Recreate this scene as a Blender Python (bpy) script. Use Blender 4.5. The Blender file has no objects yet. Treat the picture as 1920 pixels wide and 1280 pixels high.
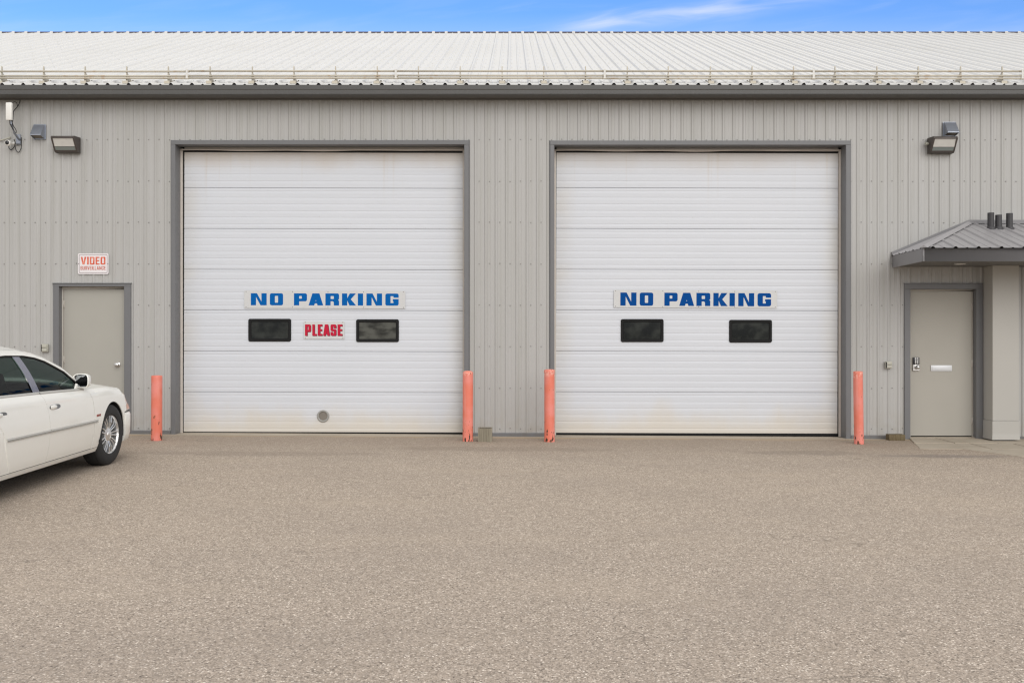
import bpy, bmesh, math, random
from mathutils import Vector, Matrix
random.seed(7)
R = math.radians
C = bpy.context.scene.collection
SC = bpy.context.scene

# ------------------------------------------------------------------ camera, sky, sun, exposure
F = 1800.0            # focal length in photo pixels (photo is 1920 wide)
DW = 14.17            # camera to wall
CZ = 1.53
cam = bpy.data.objects.new('camera', bpy.data.cameras.new('camera')); C.objects.link(cam)
cam.location = (0, -DW, CZ); cam.rotation_euler = (R(90), 0, 0)
cam.data.sensor_width = 36; cam.data.lens = 36 * F / 1920
cam.data.shift_y = -20 / 1920
cam.data.clip_end = 2000
SC.camera = cam
SC.cycles.use_denoising = True
SC.cycles.filter_width = 1.25
SC.view_settings.view_transform = 'Standard'
SC.view_settings.look = 'None'
SC.view_settings.exposure = 0.0
SC.view_settings.gamma = 1.0
SUN_EL, SUN_AZ = R(27), R(160)

world = bpy.data.worlds.new('World'); SC.world = world; world.use_nodes = True
wt = world.node_tree; wt.nodes.clear()
def wn(t, **kw):
    n = wt.nodes.new(t)
    for k, v in kw.items(): setattr(n, k, v)
    return n
def wmath(op, a, b=None, c=None):
    n = wn('ShaderNodeMath', operation=op)
    for i, v in enumerate((a, b, c)):
        if v is None: continue
        if isinstance(v, (int, float)): n.inputs[i].default_value = v
        else: wt.links.new(v, n.inputs[i])
    return n.outputs[0]
def wmap(v, a, b, c=0, d=1):
    n = wn('ShaderNodeMapRange', interpolation_type='SMOOTHSTEP')
    wt.links.new(v, n.inputs['Value'])
    for k, x in zip(('From Min', 'From Max', 'To Min', 'To Max'), (a, b, c, d)): n.inputs[k].default_value = x
    return n.outputs[0]
sky = wn('ShaderNodeTexSky', sky_type='NISHITA')
sky.sun_disc = False; sky.sun_elevation = SUN_EL; sky.sun_rotation = SUN_AZ
sky.air_density = 1.0; sky.dust_density = 0.4; sky.ozone_density = 2.0
hsv = wn('ShaderNodeHueSaturation'); hsv.inputs['Saturation'].default_value = 1.30; hsv.inputs['Value'].default_value = 1.6
wt.links.new(sky.outputs[0], hsv.inputs['Color'])
tint = wn('ShaderNodeMix', data_type='RGBA', blend_type='MULTIPLY'); tint.inputs[0].default_value = 1
wt.links.new(hsv.outputs[0], tint.inputs[6]); tint.inputs[7].default_value = (.90, .80, .96, 1)
tc = wn('ShaderNodeTexCoord'); sx = wn('ShaderNodeSeparateXYZ')
wt.links.new(tc.outputs['Generated'], sx.inputs[0])
dx, dy, dz = sx.outputs
# thin high cloud veil overhead and behind the yard, open blue sky low over the building
n1 = wn('ShaderNodeTexNoise'); n1.inputs['Scale'].default_value = 2.2; n1.inputs['Detail'].default_value = 5
wt.links.new(tc.outputs['Generated'], n1.inputs['Vector'])
up = wmap(wmath('ADD', wmath('ADD', dz, wmath('MULTIPLY', dy, -0.55)), wmath('MULTIPLY', wmath('SUBTRACT', n1.outputs[0], 0.5), 0.25)), 0.0, 0.45)
# cirrus wisps
ydn = wmath('MAXIMUM', dy, 0.05)
gu = wmath('DIVIDE', dx, ydn); gv = wmath('DIVIDE', dz, ydn)
cmb = wn('ShaderNodeCombineXYZ')
al = wmath('ADD', wmath('MULTIPLY', gu, 0.992), wmath('MULTIPLY', gv, 0.124))
ac = wmath('SUBTRACT', wmath('MULTIPLY', gv, 0.992), wmath('MULTIPLY', gu, 0.124))
wt.links.new(wmath('MULTIPLY', al, 9.0), cmb.inputs[0]); wt.links.new(wmath('MULTIPLY', ac, 60.0), cmb.inputs[1])
n2 = wn('ShaderNodeTexNoise'); n2.inputs['Scale'].default_value = 1.0; n2.inputs['Detail'].default_value = 6; n2.inputs['Distortion'].default_value = 0.6
wt.links.new(cmb.outputs[0], n2.inputs['Vector'])
# one band of cirrus that rises to the right
q = wmath('SUBTRACT', ac, 0.3055)
band = wmath('SUBTRACT', 1.0, wmap(wmath('ABSOLUTE', wmath('ADD', q, wmath('MULTIPLY', wmath('SUBTRACT', n1.outputs[0], 0.5), 0.01))), 0.0, 0.017))
ends = wmath('MULTIPLY', wmap(al, 0.05, 0.14), wmath('SUBTRACT', 1.0, wmap(al, 0.24, 0.42)))
wisp = wmath('MULTIPLY', wmath('MULTIPLY', band, ends), wmap(n2.outputs[0], 0.2, 0.75))
soft = wmath('MULTIPLY', wmap(n2.outputs[0], 0.45, 0.8), 0.07)
low = wmath('SUBTRACT', 1.0, wmap(gv, 0.305, 0.335))
soft = wmath('ADD', soft, wmath('MULTIPLY', low, 0.10))
fac = wmath('MINIMUM', wmath('ADD', up, wmath('ADD', wmath('MULTIPLY', wisp, 0.5), soft)), 1.0)
mix = wn('ShaderNodeMix', data_type='RGBA'); 
wt.links.new(fac, mix.inputs[0]); wt.links.new(tint.outputs[2], mix.inputs[6])
mix.inputs[7].default_value = (7.45, 7.4, 7.35, 1)
bg = wn('ShaderNodeBackground'); bg.inputs[1].default_value = 0.135
wt.links.new(mix.outputs[2], bg.inputs[0])
wo = wn('ShaderNodeOutputWorld'); wt.links.new(bg.outputs[0], wo.inputs[0])

sun = bpy.data.objects.new('sun', bpy.data.lights.new('sun', 'SUN')); C.objects.link(sun)
sun.data.energy = 1.4; sun.data.angle = R(45); sun.data.color = (1, .975, .94)
# the sun stands behind the camera
sd = Vector((math.sin(SUN_AZ) * math.cos(SUN_EL), math.cos(SUN_AZ) * math.cos(SUN_EL), math.sin(SUN_EL)))
sun.rotation_euler = sd.to_track_quat('Z', 'Y').to_euler()
sun.location = sd * 40

# ------------------------------------------------------------------ measuring helper
def at(px, py, y=0.0):
    """point at depth y whose place in the photo was measured at px, py"""
    k = (DW + y) / F
    return ((px - 960) * k, y, CZ + (620 - py) * k)
def X(px, y=0.0): return (px - 960) * (DW + y) / F
def Z(py, y=0.0): return CZ + (620 - py) * (DW + y) / F
def gz(x): return -0.022 - 0.0066 * max(-16, min(16, x))      # the yard falls slightly to the right

# ------------------------------------------------------------------ materials
MATS = {}
def srgb(r, g, b):
    f = lambda c: (c / 255) / 12.92 if c / 255 <= .04045 else ((c / 255 + .055) / 1.055) ** 2.4
    return (f(r), f(g), f(b))
class NT:
    def __init__(s, name):
        s.m = bpy.data.materials.new(name); s.m.use_nodes = True; s.t = s.m.node_tree
        s.b = s.t.nodes['Principled BSDF']; MATS[name] = s.m
        s.co = s.t.nodes.new('ShaderNodeTexCoord').outputs['Object']
        s._xyz = None
    def n(s, t, **kw):
        n = s.t.nodes.new(t)
        for k, v in kw.items(): setattr(n, k, v)
        return n
    def link(s, a, b): s.t.links.new(a, b)
    def val(s, sock, v):
        if isinstance(v, (int, float)): sock.default_value = v
        elif isinstance(v, tuple): sock.default_value = v if len(v) == 4 or len(sock.default_value) == 3 else (*v, 1)
        else: s.link(v, sock)
    def math(s, op, a, b=None, clamp=False):
        n = s.n('ShaderNodeMath', operation=op, use_clamp=clamp)
        s.val(n.inputs[0], a)
        if b is not None: s.val(n.inputs[1], b)
        return n.outputs[0]
    def xyz(s):
        if s._xyz is None:
            k = s.n('ShaderNodeSeparateXYZ'); s.link(s.co, k.inputs[0]); s._xyz = k.outputs
        return s._xyz
    def scaled(s, sc, off=(0, 0, 0)):
        k = s.n('ShaderNodeMapping'); k.inputs['Scale'].default_value = sc; k.inputs['Location'].default_value = off
        s.link(s.co, k.inputs[0]); return k.outputs[0]
    def noise(s, scale, detail=3, sc=(1, 1, 1), off=(0, 0, 0), rough=.5, dist=0):
        k = s.n('ShaderNodeTexNoise'); s.link(s.scaled(sc, off), k.inputs['Vector'])
        k.inputs['Scale'].default_value = scale; k.inputs['Detail'].default_value = detail
        k.inputs['Roughness'].default_value = rough; k.inputs['Distortion'].default_value = dist
        return k.outputs[0]
    def voro(s, scale, sc=(1, 1, 1), feature='F1'):
        k = s.n('ShaderNodeTexVoronoi', feature=feature); s.link(s.scaled(sc), k.inputs['Vector'])
        k.inputs['Scale'].default_value = scale; return k
    def map(s, v, a, b, c=0., d=1., smooth=True):
        k = s.n('ShaderNodeMapRange', interpolation_type='SMOOTHSTEP' if smooth else 'LINEAR')
        s.link(v, k.inputs['Value'])
        for q, x in zip(('From Min', 'From Max', 'To Min', 'To Max'), (a, b, c, d)): k.inputs[q].default_value = x
        return k.outputs[0]
    def mix(s, f, a, b, blend='MIX'):
        k = s.n('ShaderNodeMix', data_type='RGBA', blend_type=blend)
        s.val(k.inputs[0], f); s.val(k.inputs[6], a); s.val(k.inputs[7], b); return k.outputs[2]
    def bump(s, h, strength=.2, dist=.01):
        k = s.n('ShaderNodeBump'); k.inputs['Strength'].default_value = strength; k.inputs['Distance'].default_value = dist
        s.link(h, k.inputs['Height']); s.link(k.outputs[0], s.b.inputs['Normal'])
    def col(s, c): s.val(s.b.inputs['Base Color'], c)
    def set(s, rough=.5, metal=0., spec=.5, coat=0.):
        s.b.inputs['Roughness'].default_value = rough if isinstance(rough, (int, float)) else .5
        if not isinstance(rough, (int, float)): s.link(rough, s.b.inputs['Roughness'])
        s.b.inputs['Metallic'].default_value = metal
        s.b.inputs['Specular IOR Level'].default_value = spec
        s.b.inputs['Coat Weight'].default_value = coat
        s.b.inputs['Coat Roughness'].default_value = .03

def plain(name, c, rough=.5, metal=0., var=.06, scale=9., coat=0., spec=.5, bump=0.):
    t = NT(name); f = t.noise(scale, 4)
    a = tuple(max(0, x * (1 - var)) for x in c); b = tuple(min(1, x * (1 + var)) for x in c)
    t.col(t.mix(f, a, b)); t.set(rough, metal, spec, coat)
    if bump: t.bump(t.noise(scale * 12, 2), bump, .003)
    return t.m

# steel cladding, 36 inch panels with slightly different age
t = NT('cladding'); x, y, z = t.xyz()
pan = t.n('ShaderNodeTexWhiteNoise', noise_dimensions='1D'); t.link(t.math('FLOOR', t.math('MULTIPLY', t.math('ADD', x, .2), 1 / .9144)), pan.inputs['W'])
c = t.mix(pan.outputs[0], (.413, .407, .398), (.439, .433, .423))
st = t.noise(1, 4, (16, 16, .35)); c = t.mix(t.map(st, .35, .75), c, (.395, .39, .372))
gr = t.noise(1.1, 4); c = t.mix(t.map(gr, .5, .75, 0, .35), c, (.44, .44, .428))
# water streaks
ws = t.noise(1, 5, (30, 30, .5), (3, 1, 0)); c = t.mix(t.map(ws, .60, .78, 0, .22), c, (.33, .30, .26))
# splash dirt along the base
sp = t.math('MULTIPLY', t.map(z, .55, .0), t.map(t.noise(6, 4), .35, .7)); c = t.mix(t.math('MULTIPLY', sp, .30), c, (.34, .29, .22))
t.col(c); t.set(.42, 0, .4); t.bump(t.noise(1, 2, (3, 3, .8)), .12, .01)
plain('screw', (.24, .23, .22), .5, .3)
plain('roof_screw', (.28, .27, .25), .5, .2)
# roof
t = NT('roof_white'); c = t.mix(t.noise(.5, 4), (.66, .648, .622), (.715, .705, .682))
c = t.mix(t.map(t.noise(1, 4, (8, .3, .3)), .5, .8, 0, .35), c, (.59, .57, .52)); t.col(c); t.set(.6, 0, .12)
plain('ridge_dark', (.10, .09, .11), .7)
# dark trim
def trim(name, c):
    t = NT(name); k = t.mix(t.noise(3, 4), tuple(v * .93 for v in c), tuple(v * 1.06 for v in c))
    k = t.mix(t.map(t.noise(1, 5, (20, 20, .8)), .58, .8, 0, .3), k, tuple(v * 1.3 for v in c))
    z = t.xyz()[2]
    k = t.mix(t.math('MULTIPLY', t.map(z, .4, 0.), t.map(t.noise(8, 4), .4, .7, 0, .35)), k, (.15, .128, .10))
    t.col(k); t.set(.4, 0, .4); return t.m
trim('trim', (.162, .163, .170)); trim('gutter_paint', (.096, .094, .092)); trim('fascia_paint', (.225, .22, .228))
plain('soffit_paint', (.13, .125, .118), .6)
plain('rubber', (.012, .012, .0125), .7, spec=.2)
plain('weatherstrip', (.58, .53, .48), .55, var=.1)
# garage door with dust and painted-in shadow at the top, splash stains at the bottom (object z: 0 bottom .. 4.2 top)
def gdoor(name, seed, tan):
    t = NT(name); x, y, z = t.xyz()
    c = t.mix(t.noise(.8, 4, off=(seed, 0, 0)), (.605, .627, .672), (.645, .665, .712))
    hs = t.noise(1, 4, (.6, 1, 26), (seed, 0, 0)); c = t.mix(t.map(hs, .5, .8, 0, .35), c, (.575, .59, .63))
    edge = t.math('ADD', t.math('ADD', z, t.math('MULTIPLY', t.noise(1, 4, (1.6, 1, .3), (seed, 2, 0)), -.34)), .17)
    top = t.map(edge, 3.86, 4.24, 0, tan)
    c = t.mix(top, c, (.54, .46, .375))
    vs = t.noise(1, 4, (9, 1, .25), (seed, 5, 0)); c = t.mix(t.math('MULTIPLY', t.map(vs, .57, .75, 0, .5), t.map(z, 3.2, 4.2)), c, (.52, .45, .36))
    bt = t.map(t.math('ADD', z, t.math('MULTIPLY', t.noise(1, 5, (2.2, 1, 1.2), (seed, 9, 0)), -.7)), .16, -.34)
    c = t.mix(t.math('MULTIPLY', bt, .5), c, (.62, .53, .38))
    sd = t.math('ABSOLUTE', x); c = t.mix(t.math('MULTIPLY', t.map(sd, 1.75, 2.12), t.map(t.noise(2, 3), .3, .7, .1, .4)), c, (.62, .57, .48))
    sc = t.voro(3.2).outputs['Distance']; c = t.mix(t.math('MULTIPLY', t.map(sc, .035, .0), .5), c, (.40, .37, .33))
    t.col(c); t.set(.4, 0, .35); return t.m
gdoor('garage_paint_dust_shade', 1.3, .7); gdoor('garage_paint', 7.9, .5)
plain('seam', (.31, .31, .32), .7)
t = NT('window_pane'); c = t.mix(t.map(t.noise(5, 4, off=(1, 3, 2)), .38, .68), (.006, .0075, .008), (.03, .033, .03)); t.col(c); t.set(.1, 0, .28)
t = NT('hazy_pane'); c = t.mix(t.map(t.noise(4, 4, (1, 1, 2), off=(4, 3, 9)), .35, .65), (.025, .025, .022), (.095, .096, .085)); t.col(c); t.set(.14, 0, .28)
plain('board_grey', (.585, .588, .59), .5, var=.04)
plain('blue_vinyl', srgb(0, 92, 166), .6, var=.05, spec=.08); plain('navy_vinyl', srgb(0, 70, 140), .6, var=.05, spec=.08)
plain('red_vinyl', srgb(188, 26, 56), .55, spec=.2, var=.15, scale=40); plain('dark_red_vinyl', (.09, .012, .02), .5)
plain('sign_white', (.76, .72, .73), .35); plain('sign_line', (.11, .07, .08), .5)
t = NT('faded_orange'); t.col(t.mix(t.map(t.noise(30, 4, (1, 1, .4)), .35, .7), srgb(206, 78, 46), srgb(226, 140, 118))); t.set(.4)
t = NT('faded_orange_small'); t.col(t.mix(t.map(t.noise(40, 4), .35, .7), srgb(190, 86, 66), srgb(206, 128, 112))); t.set(.4)
plain('steel_door', (.375, .362, .325), .5, var=.035, scale=3); plain('steel_door_shaded', (.385, .364, .322), .5, var=.04, scale=3)
plain('door_frame_beige', (.45, .42, .375), .5)
plain('satin_metal', (.62, .61, .60), .28, .9); plain('dark_metal', (.05, .05, .055), .4, .5)
plain('white_metal', (.68, .69, .71), .35, .1)
t = NT('galvanised'); v = t.voro(40); sepc = v.outputs['Color']; t.col(t.mix(.25, (.32, .345, .40), t.mix(t.noise(20, 3), (.24, .26, .31), (.45, .48, .54)))); t.set(.42, .65)
plain('bronze_housing', (.075, .062, .056), .45, .2, var=.2, scale=25)
t = NT('lamp_glass'); t.col(t.mix(t.noise(12, 3), (.55, .54, .51), (.68, .665, .63))); t.set(.12, 0, .5)
plain('lamp_glass_low', (.20, .225, .215), .12)
plain('white_plastic', (.78, .765, .73), .35, var=.03); plain('beige_plastic', (.45, .44, .38), .5, var=.08)
plain('cable_black', (.02, .02, .022), .5); plain('lens_black', (.01, .01, .012), .08)
# bollard paint: chipped; every bollard has its own pattern through its own object space
t = NT('coral_paint'); x, y, z = t.xyz()
oi = t.n('ShaderNodeObjectInfo'); vadd = t.n('ShaderNodeVectorMath', operation='ADD'); vm = t.n('ShaderNodeVectorMath', operation='SCALE'); vm.inputs['Scale'].default_value = 1.0
cx = t.n('ShaderNodeCombineXYZ'); t.link(t.math('MULTIPLY', oi.outputs['Random'], 37.), cx.inputs[0]); t.link(t.math('MULTIPLY', oi.outputs['Random'], 11.), cx.inputs[2])
t.link(t.co, vadd.inputs[0]); t.link(cx.outputs[0], vadd.inputs[1]); t.co = vadd.outputs[0]
c = t.mix(t.map(t.noise(5, 4), .35, .68), srgb(224, 122, 100), srgb(229, 138, 126))
c = t.mix(t.map(t.noise(1, 4, (14, 14, 1.2)), .52, .75, 0, .5), c, srgb(234, 158, 144))
wear = t.map(z, .45, .0, -.045, .075)
ch = t.math('ADD', t.noise(1, 6, (24, 24, 11), rough=.6), wear)
chip = t.map(ch, .645, .658)
rim = t.map(ch, .622, .642)
c = t.mix(t.math('MULTIPLY', rim, .7), c, srgb(196, 120, 70)); c = t.mix(chip, c, (.035, .025, .022))
topw = t.math('MULTIPLY', t.map(z, .90, .95), t.map(t.noise(40, 3), .45, .6, 0, .8)); c = t.mix(topw, c, srgb(238, 176, 160))
t.col(c); t.set(.5, 0, .4); t.bump(t.math('MULTIPLY', chip, -1.), .4, .003)
# weathered timber
def wood(name, a, b):
    t = NT(name); g = t.noise(1, 6, (55, 55, 3), rough=.65); c = t.mix(t.map(g, .3, .7), a, b)
    c = t.mix(t.map(t.noise(1, 4, (120, 120, 5)), .6, .75, 0, .6), c, tuple(v * .45 for v in a)); t.col(c); t.set(.8, 0, .2); t.bump(g, .3, .004)
wood('grey_timber', (.20, .175, .13), (.29, .262, .205)); wood('brown_timber', (.10, .075, .042), (.20, .16, .095))
plain('hollow_shade', (.03, .027, .022), .9)
# asphalt with exposed aggregate
t = NT('asphalt'); x, y, z = t.xyz()
v1 = t.voro(122); s1 = t.n('ShaderNodeSeparateColor'); t.link(v1.outputs['Color'], s1.inputs[0])
r1 = t.n('ShaderNodeValToRGB'); e = r1.color_ramp.elements
e[0].position = 0; e[0].color = (.07, .06, .052, 1); e[1].position = 1; e[1].color = (.95, .89, .80, 1)
for p, k in ((.10, (.21, .182, .156)), (.22, (.31, .270, .232)), (.5, (.375, .327, .282)), (.8, (.46, .402, .348)), (.93, (.58, .52, .455))):
    q = e.new(p); q.color = (*k, 1)
t.link(s1.outputs[0], r1.inputs[0])
c = r1.outputs[0]
c = t.mix(t.map(v1.outputs['Distance'], .4, .8, 0, .5), c, (.15, .128, .105))            # binder between the stones
v2 = t.voro(44); s2 = t.n('ShaderNodeSeparateColor'); t.link(v2.outputs['Color'], s2.inputs[0])
c = t.mix(t.math('MULTIPLY', t.map(s2.outputs[1], .93, .96), t.map(v2.outputs['Distance'], .34, .2)), c, (.58, .54, .48))
c = t.mix(t.math('MULTIPLY', t.map(s2.outputs[0], .965, .975), t.map(v2.outputs['Distance'], .30, .16)), c, (.06, .05, .045))
c = t.mix(t.map(t.noise(14, 4), .3, .75, 0, .32), c, (.22, .19, .16))
c = t.mix(t.map(t.noise(.55, 5, (1, 1.6, 1)), .42, .72, 0, .28), c, (.24, .212, .19))
c = t.mix(t.map(t.noise(.8, 4, (.7, 1.8, 1), (5, 2, 0)), .52, .78, 0, .35), c, (.40, .345, .285))
v3 = t.voro(66); s3 = t.n('ShaderNodeSeparateColor'); t.link(v3.outputs['Color'], s3.inputs[0])
c = t.mix(t.map(s3.outputs[2], .0, 1., 0, .25, False), c, (.53, .45, .365)); c = t.mix(t.map(s3.outputs[1], .6, 1., 0, .32, False), c, (.17, .145, .12))
# damp grey repair in front of the right entrance, darker band along the building
def blob(cx, cy, rx, ry, edge=.5):
    a = t.math('DIVIDE', t.math('SUBTRACT', x, cx), rx); b = t.math('DIVIDE', t.math('SUBTRACT', y, cy), ry)
    r = t.math('SQRT', t.math('ADD', t.math('MULTIPLY', a, a), t.math('MULTIPLY', b, b)))
    return t.map(t.math('ADD', r, t.math('MULTIPLY', t.math('SUBTRACT', t.noise(2.6, 5), .5), 1.5)), 1.1, 1.1 - edge)
c = t.mix(t.math('MULTIPLY', blob(5.5, -2.0, 1.1, .24, .8), .5), c, (.13, .125, .128))
c = t.mix(t.math('MULTIPLY', blob(3.9, -1.75, 1.0, .25), .35), c, (.15, .135, .12))
c = t.mix(t.math('MULTIPLY', blob(-.1, -1.55, 1.6, .28), .30), c, (.16, .14, .12))
c = t.mix(t.math('MULTIPLY', blob(-3.2, -2.2, 1.6, .25), .25), c, (.16, .14, .12))
nb = t.map(t.math('ADD', y, t.math('MULTIPLY', t.noise(1.1, 4), 1.6)), -2.2, .6); c = t.mix(t.math('MULTIPLY', nb, .42), c, (.22, .178, .137))
# sand washed against the wall
sa = t.map(t.math('ADD', y, t.math('MULTIPLY', t.noise(1.7, 5), .9)), .08, .38); c = t.mix(t.math('MULTIPLY', sa, .65), c, (.38, .30, .205))
# hairline cracks
ck = t.voro(.55, feature='DISTANCE_TO_EDGE'); wv = t.n('ShaderNodeVectorMath', operation='ADD')
nn = t.n('ShaderNodeTexNoise'); nn.inputs['Scale'].default_value = 2.; t.link(t.co, nn.inputs['Vector']); t.link(t.scaled((1, 1, 1)), wv.inputs[0]); t.link(nn.outputs['Color'], wv.inputs[1]); t.link(wv.outputs[0], ck.inputs['Vector'])
cr = t.math('MULTIPLY', t.map(ck.outputs['Distance'], .006, .001), t.map(t.noise(.5, 2, off=(9, 4, 0)), .5, .62))
c = t.mix(t.math('MULTIPLY', cr, .35), c, (.08, .07, .06))
c = t.mix(1., c, (1.205, 1.15, 1.09), 'MULTIPLY')
t.col(c); t.set(.9, 0, .2)
t = NT('concrete'); c = t.mix(t.noise(4, 5), (.40, .345, .272), (.49, .43, .35)); c = t.mix(t.map(t.noise(60, 3), .55, .75, 0, .4), c, (.24, .2, .155))
c = t.mix(t.map(t.noise(1.6, 4, off=(3, 3, 3)), .5, .75, 0, .4), c, (.30, .25, .19)); t.col(c); t.set(.9, 0, .2); t.bump(t.noise(90, 2), .2, .003)
t = NT('grass'); c = t.mix(t.noise(3, 6), (.12, .13, .05), (.22, .21, .11)); t.col(c); t.set(.95, 0, .1)
plain('chase_panel', (.44, .425, .395), .45, var=.03, scale=2)
plain('canopy_roof', (.315, .305, .312), .4, var=.05, scale=3)
plain('pipe_black', (.045, .043, .046), .5)
t = NT('galv_beige'); c = t.mix(t.noise(6, 4), (.46, .42, .34), (.57, .525, .44)); c = t.mix(t.map(t.noise(9, 5, off=(2, 2, 2)), .58, .72, 0, .6), c, (.40, .27, .15)); t.col(c); t.set(.5, 0, .4)
# car
plain('car_white', (.87, .86, .81), .30, coat=.6, var=.012, scale=2)
plain('car_dark', (.012, .012, .013), .7); plain('tyre_rubber', (.022, .022, .023), .75, var=.2, scale=30)
plain('chrome', (.72, .72, .73), .10, 1., var=.02); plain('alloy', (.80, .80, .80), .32, .95, var=.03)
plain('chrome_dark', (.17, .18, .19), .06, 1.)
plain('moulding_grey', (.50, .49, .46), .4); plain('pillar_grey', (.20, .205, .255), .16, .25, var=.2, scale=30)
plain('mirror_silver', (.36, .38, .40), .05, 1.); plain('disc_grey', (.22, .22, .22), .5, .4); plain('seat_grey', (.10, .10, .095), .8); plain('amber', (.60, .33, .24), .2); plain('badge_red', (.30, .08, .06), .4)
plain('lamp_clear', (.62, .55, .52), .12); plain('tail_red', (.35, .02, .02), .2)
t = NT('car_glass'); nt = t.t; nt.nodes.remove(t.b)
tr = t.n('ShaderNodeBsdfTransparent'); tr.inputs[0].default_value = (.15, .215, .19, 1); gl = t.n('ShaderNodeBsdfGlossy'); gl.inputs[0].default_value = (1, 1, 1, 1); gl.inputs['Roughness'].default_value = .02
fr = t.n('ShaderNodeFresnel'); fr.inputs[0].default_value = 1.17; ms = t.n('ShaderNodeMixShader')
t.link(fr.outputs[0], ms.inputs[0]); t.link(tr.outputs[0], ms.inputs[1]); t.link(gl.outputs[0], ms.inputs[2])
t.link(ms.outputs[0], nt.nodes['Material Output'].inputs[0])

# ------------------------------------------------------------------ mesh builder
def wmx(o):
    m = o.matrix_basis.copy()
    return (wmx(o.parent) @ o.matrix_parent_inverse @ m) if o.parent else m
class MB:
    def __init__(s): s.v = []; s.f = []; s.m = []; s.sm = []
    def quad(s, *p, mi=0):
        k = len(s.v); s.v += [tuple(q) for q in p]; s.f.append(tuple(range(k, k + len(p)))); s.m.append(mi); s.sm.append(False)
    def box(s, x0, x1, y0, y1, z0, z1, mi=0):
        k = len(s.v)
        s.v += [(x0, y0, z0), (x1, y0, z0), (x1, y1, z0), (x0, y1, z0), (x0, y0, z1), (x1, y0, z1), (x1, y1, z1), (x0, y1, z1)]
        for f in ((0, 3, 2, 1), (4, 5, 6, 7), (0, 1, 5, 4), (1, 2, 6, 5), (2, 3, 7, 6), (3, 0, 4, 7)):
            s.f.append(tuple(k + i for i in f)); s.m.append(mi); s.sm.append(False)
        return s
    def prism(s, prof, a0, a1, axis='x', mi=0):
        """profile polygon swept along an axis: x -> (a, y, z), y -> (x, a, z), z -> (x, y, a)"""
        P = {'x': lambda a, p: (a, p[0], p[1]), 'y': lambda a, p: (p[0], a, p[1]), 'z': lambda a, p: (p[0], p[1], a)}[axis]
        k = len(s.v); n = len(prof)
        s.v += [P(a0, p) for p in prof] + [P(a1, p) for p in prof]
        for i in range(n):
            j = (i + 1) % n; s.f.append((k + i, k + j, k + n + j, k + n + i)); s.m.append(mi); s.sm.append(False)
        s.f.append(tuple(k + i for i in range(n))[::-1]); s.f.append(tuple(k + n + i for i in range(n))); s.m += [mi, mi]; s.sm += [False, False]
        return s
    def tube(s, path, r, n=10, mi=0, cap=True):
        path = [Vector(p) for p in path]; rings = []
        rr = r if isinstance(r, (list, tuple)) else [r] * len(path)
        k = len(s.v)
        for i, p in enumerate(path):
            d = (path[min(i + 1, len(path) - 1)] - path[max(i - 1, 0)]).normalized()
            u = d.cross(Vector((0, 0, 1)) if abs(d.z) < .9 else Vector((1, 0, 0))).normalized(); w = d.cross(u)
            for j in range(n):
                a = 2 * math.pi * j / n; s.v.append(tuple(p + (u * math.cos(a) + w * math.sin(a)) * rr[i]))
        for i in range(len(path) - 1):
            for j in range(n):
                q = (j + 1) % n
                s.f.append((k + i * n + j, k + i * n + q, k + (i + 1) * n + q, k + (i + 1) * n + j)); s.m.append(mi); s.sm.append(True)
        if cap:
            s.f.append(tuple(k + j for j in range(n))[::-1]); e = k + (len(path) - 1) * n
            s.f.append(tuple(e + j for j in range(n))); s.m += [mi, mi]; s.sm += [False, False]
        return s
    def lathe(s, prof, c=(0, 0, 0), axis='z', n=28, mi=0):
        """profile of (radius, height) points turned about an axis through c"""
        k = len(s.v); m = len(prof)
        for r, h in prof:
            for j in range(n):
                a = 2 * math.pi * j / n; u, w = r * math.cos(a), r * math.sin(a)
                p = {'z': (u, w, h), 'x': (h, u, w), 'y': (u, h, w)}[axis]; s.v.append((c[0] + p[0], c[1] + p[1], c[2] + p[2]))
        for i in range(m - 1):
            for j in range(n):
                q = (j + 1) % n
                s.f.append((k + i * n + j, k + i * n + q, k + (i + 1) * n + q, k + (i + 1) * n + j)); s.m.append(mi); s.sm.append(True)
        return s
    def grid(s, rows, mi=0, smooth=True, flip=False):
        k = len(s.v); n = len(rows[0])
        for r in rows: s.v += [tuple(p) for p in r]
        for i in range(len(rows) - 1):
            for j in range(n - 1):
                q = (k + i * n + j, k + i * n + j + 1, k + (i + 1) * n + j + 1, k + (i + 1) * n + j)
                s.f.append(q[::-1] if flip else q); s.m.append(mi); s.sm.append(smooth)
        return s
    def xform(s, M, i0=0):
        for i in range(i0, len(s.v)): s.v[i] = tuple(M @ Vector(s.v[i]))
        return s
    def build(s, name, mats, parent=None, bevel=0, seg=2, local=False, autosm=35, weld=True, origin=None):
        me = bpy.data.meshes.new(name); bm = bmesh.new()
        vs = [bm.verts.new(v) for v in s.v]
        for f, mi, sm in zip(s.f, s.m, s.sm):
            try: q = bm.faces.new([vs[i] for i in f])
            except ValueError: continue
            q.material_index = mi; q.smooth = sm
        if weld: bmesh.ops.remove_doubles(bm, verts=bm.verts, dist=1e-5)
        bmesh.ops.recalc_face_normals(bm, faces=bm.faces)
        if bevel:
            ed = [e for e in bm.edges if len(e.link_faces) == 2 and e.calc_face_angle(0) > R(40)]
            bmesh.ops.bevel(bm, geom=ed, offset=bevel, segments=seg, affect='EDGES', clamp_overlap=True, profile=.5)
        off = Vector(origin) if origin else Vector((0, 0, 0))
        if origin: bmesh.ops.translate(bm, verts=bm.verts, vec=-off)
        for e in bm.edges:
            if len(e.link_faces) == 2 and e.calc_face_angle(0) > R(autosm): e.smooth = False
        if bevel:
            for q in bm.faces: q.smooth = True
        bm.to_mesh(me); bm.free()
        for m in (mats if isinstance(mats, (list, tuple)) else [mats]): me.materials.append(MATS[m])
        o = bpy.data.objects.new(name, me); C.objects.link(o); o.location = off
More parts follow.
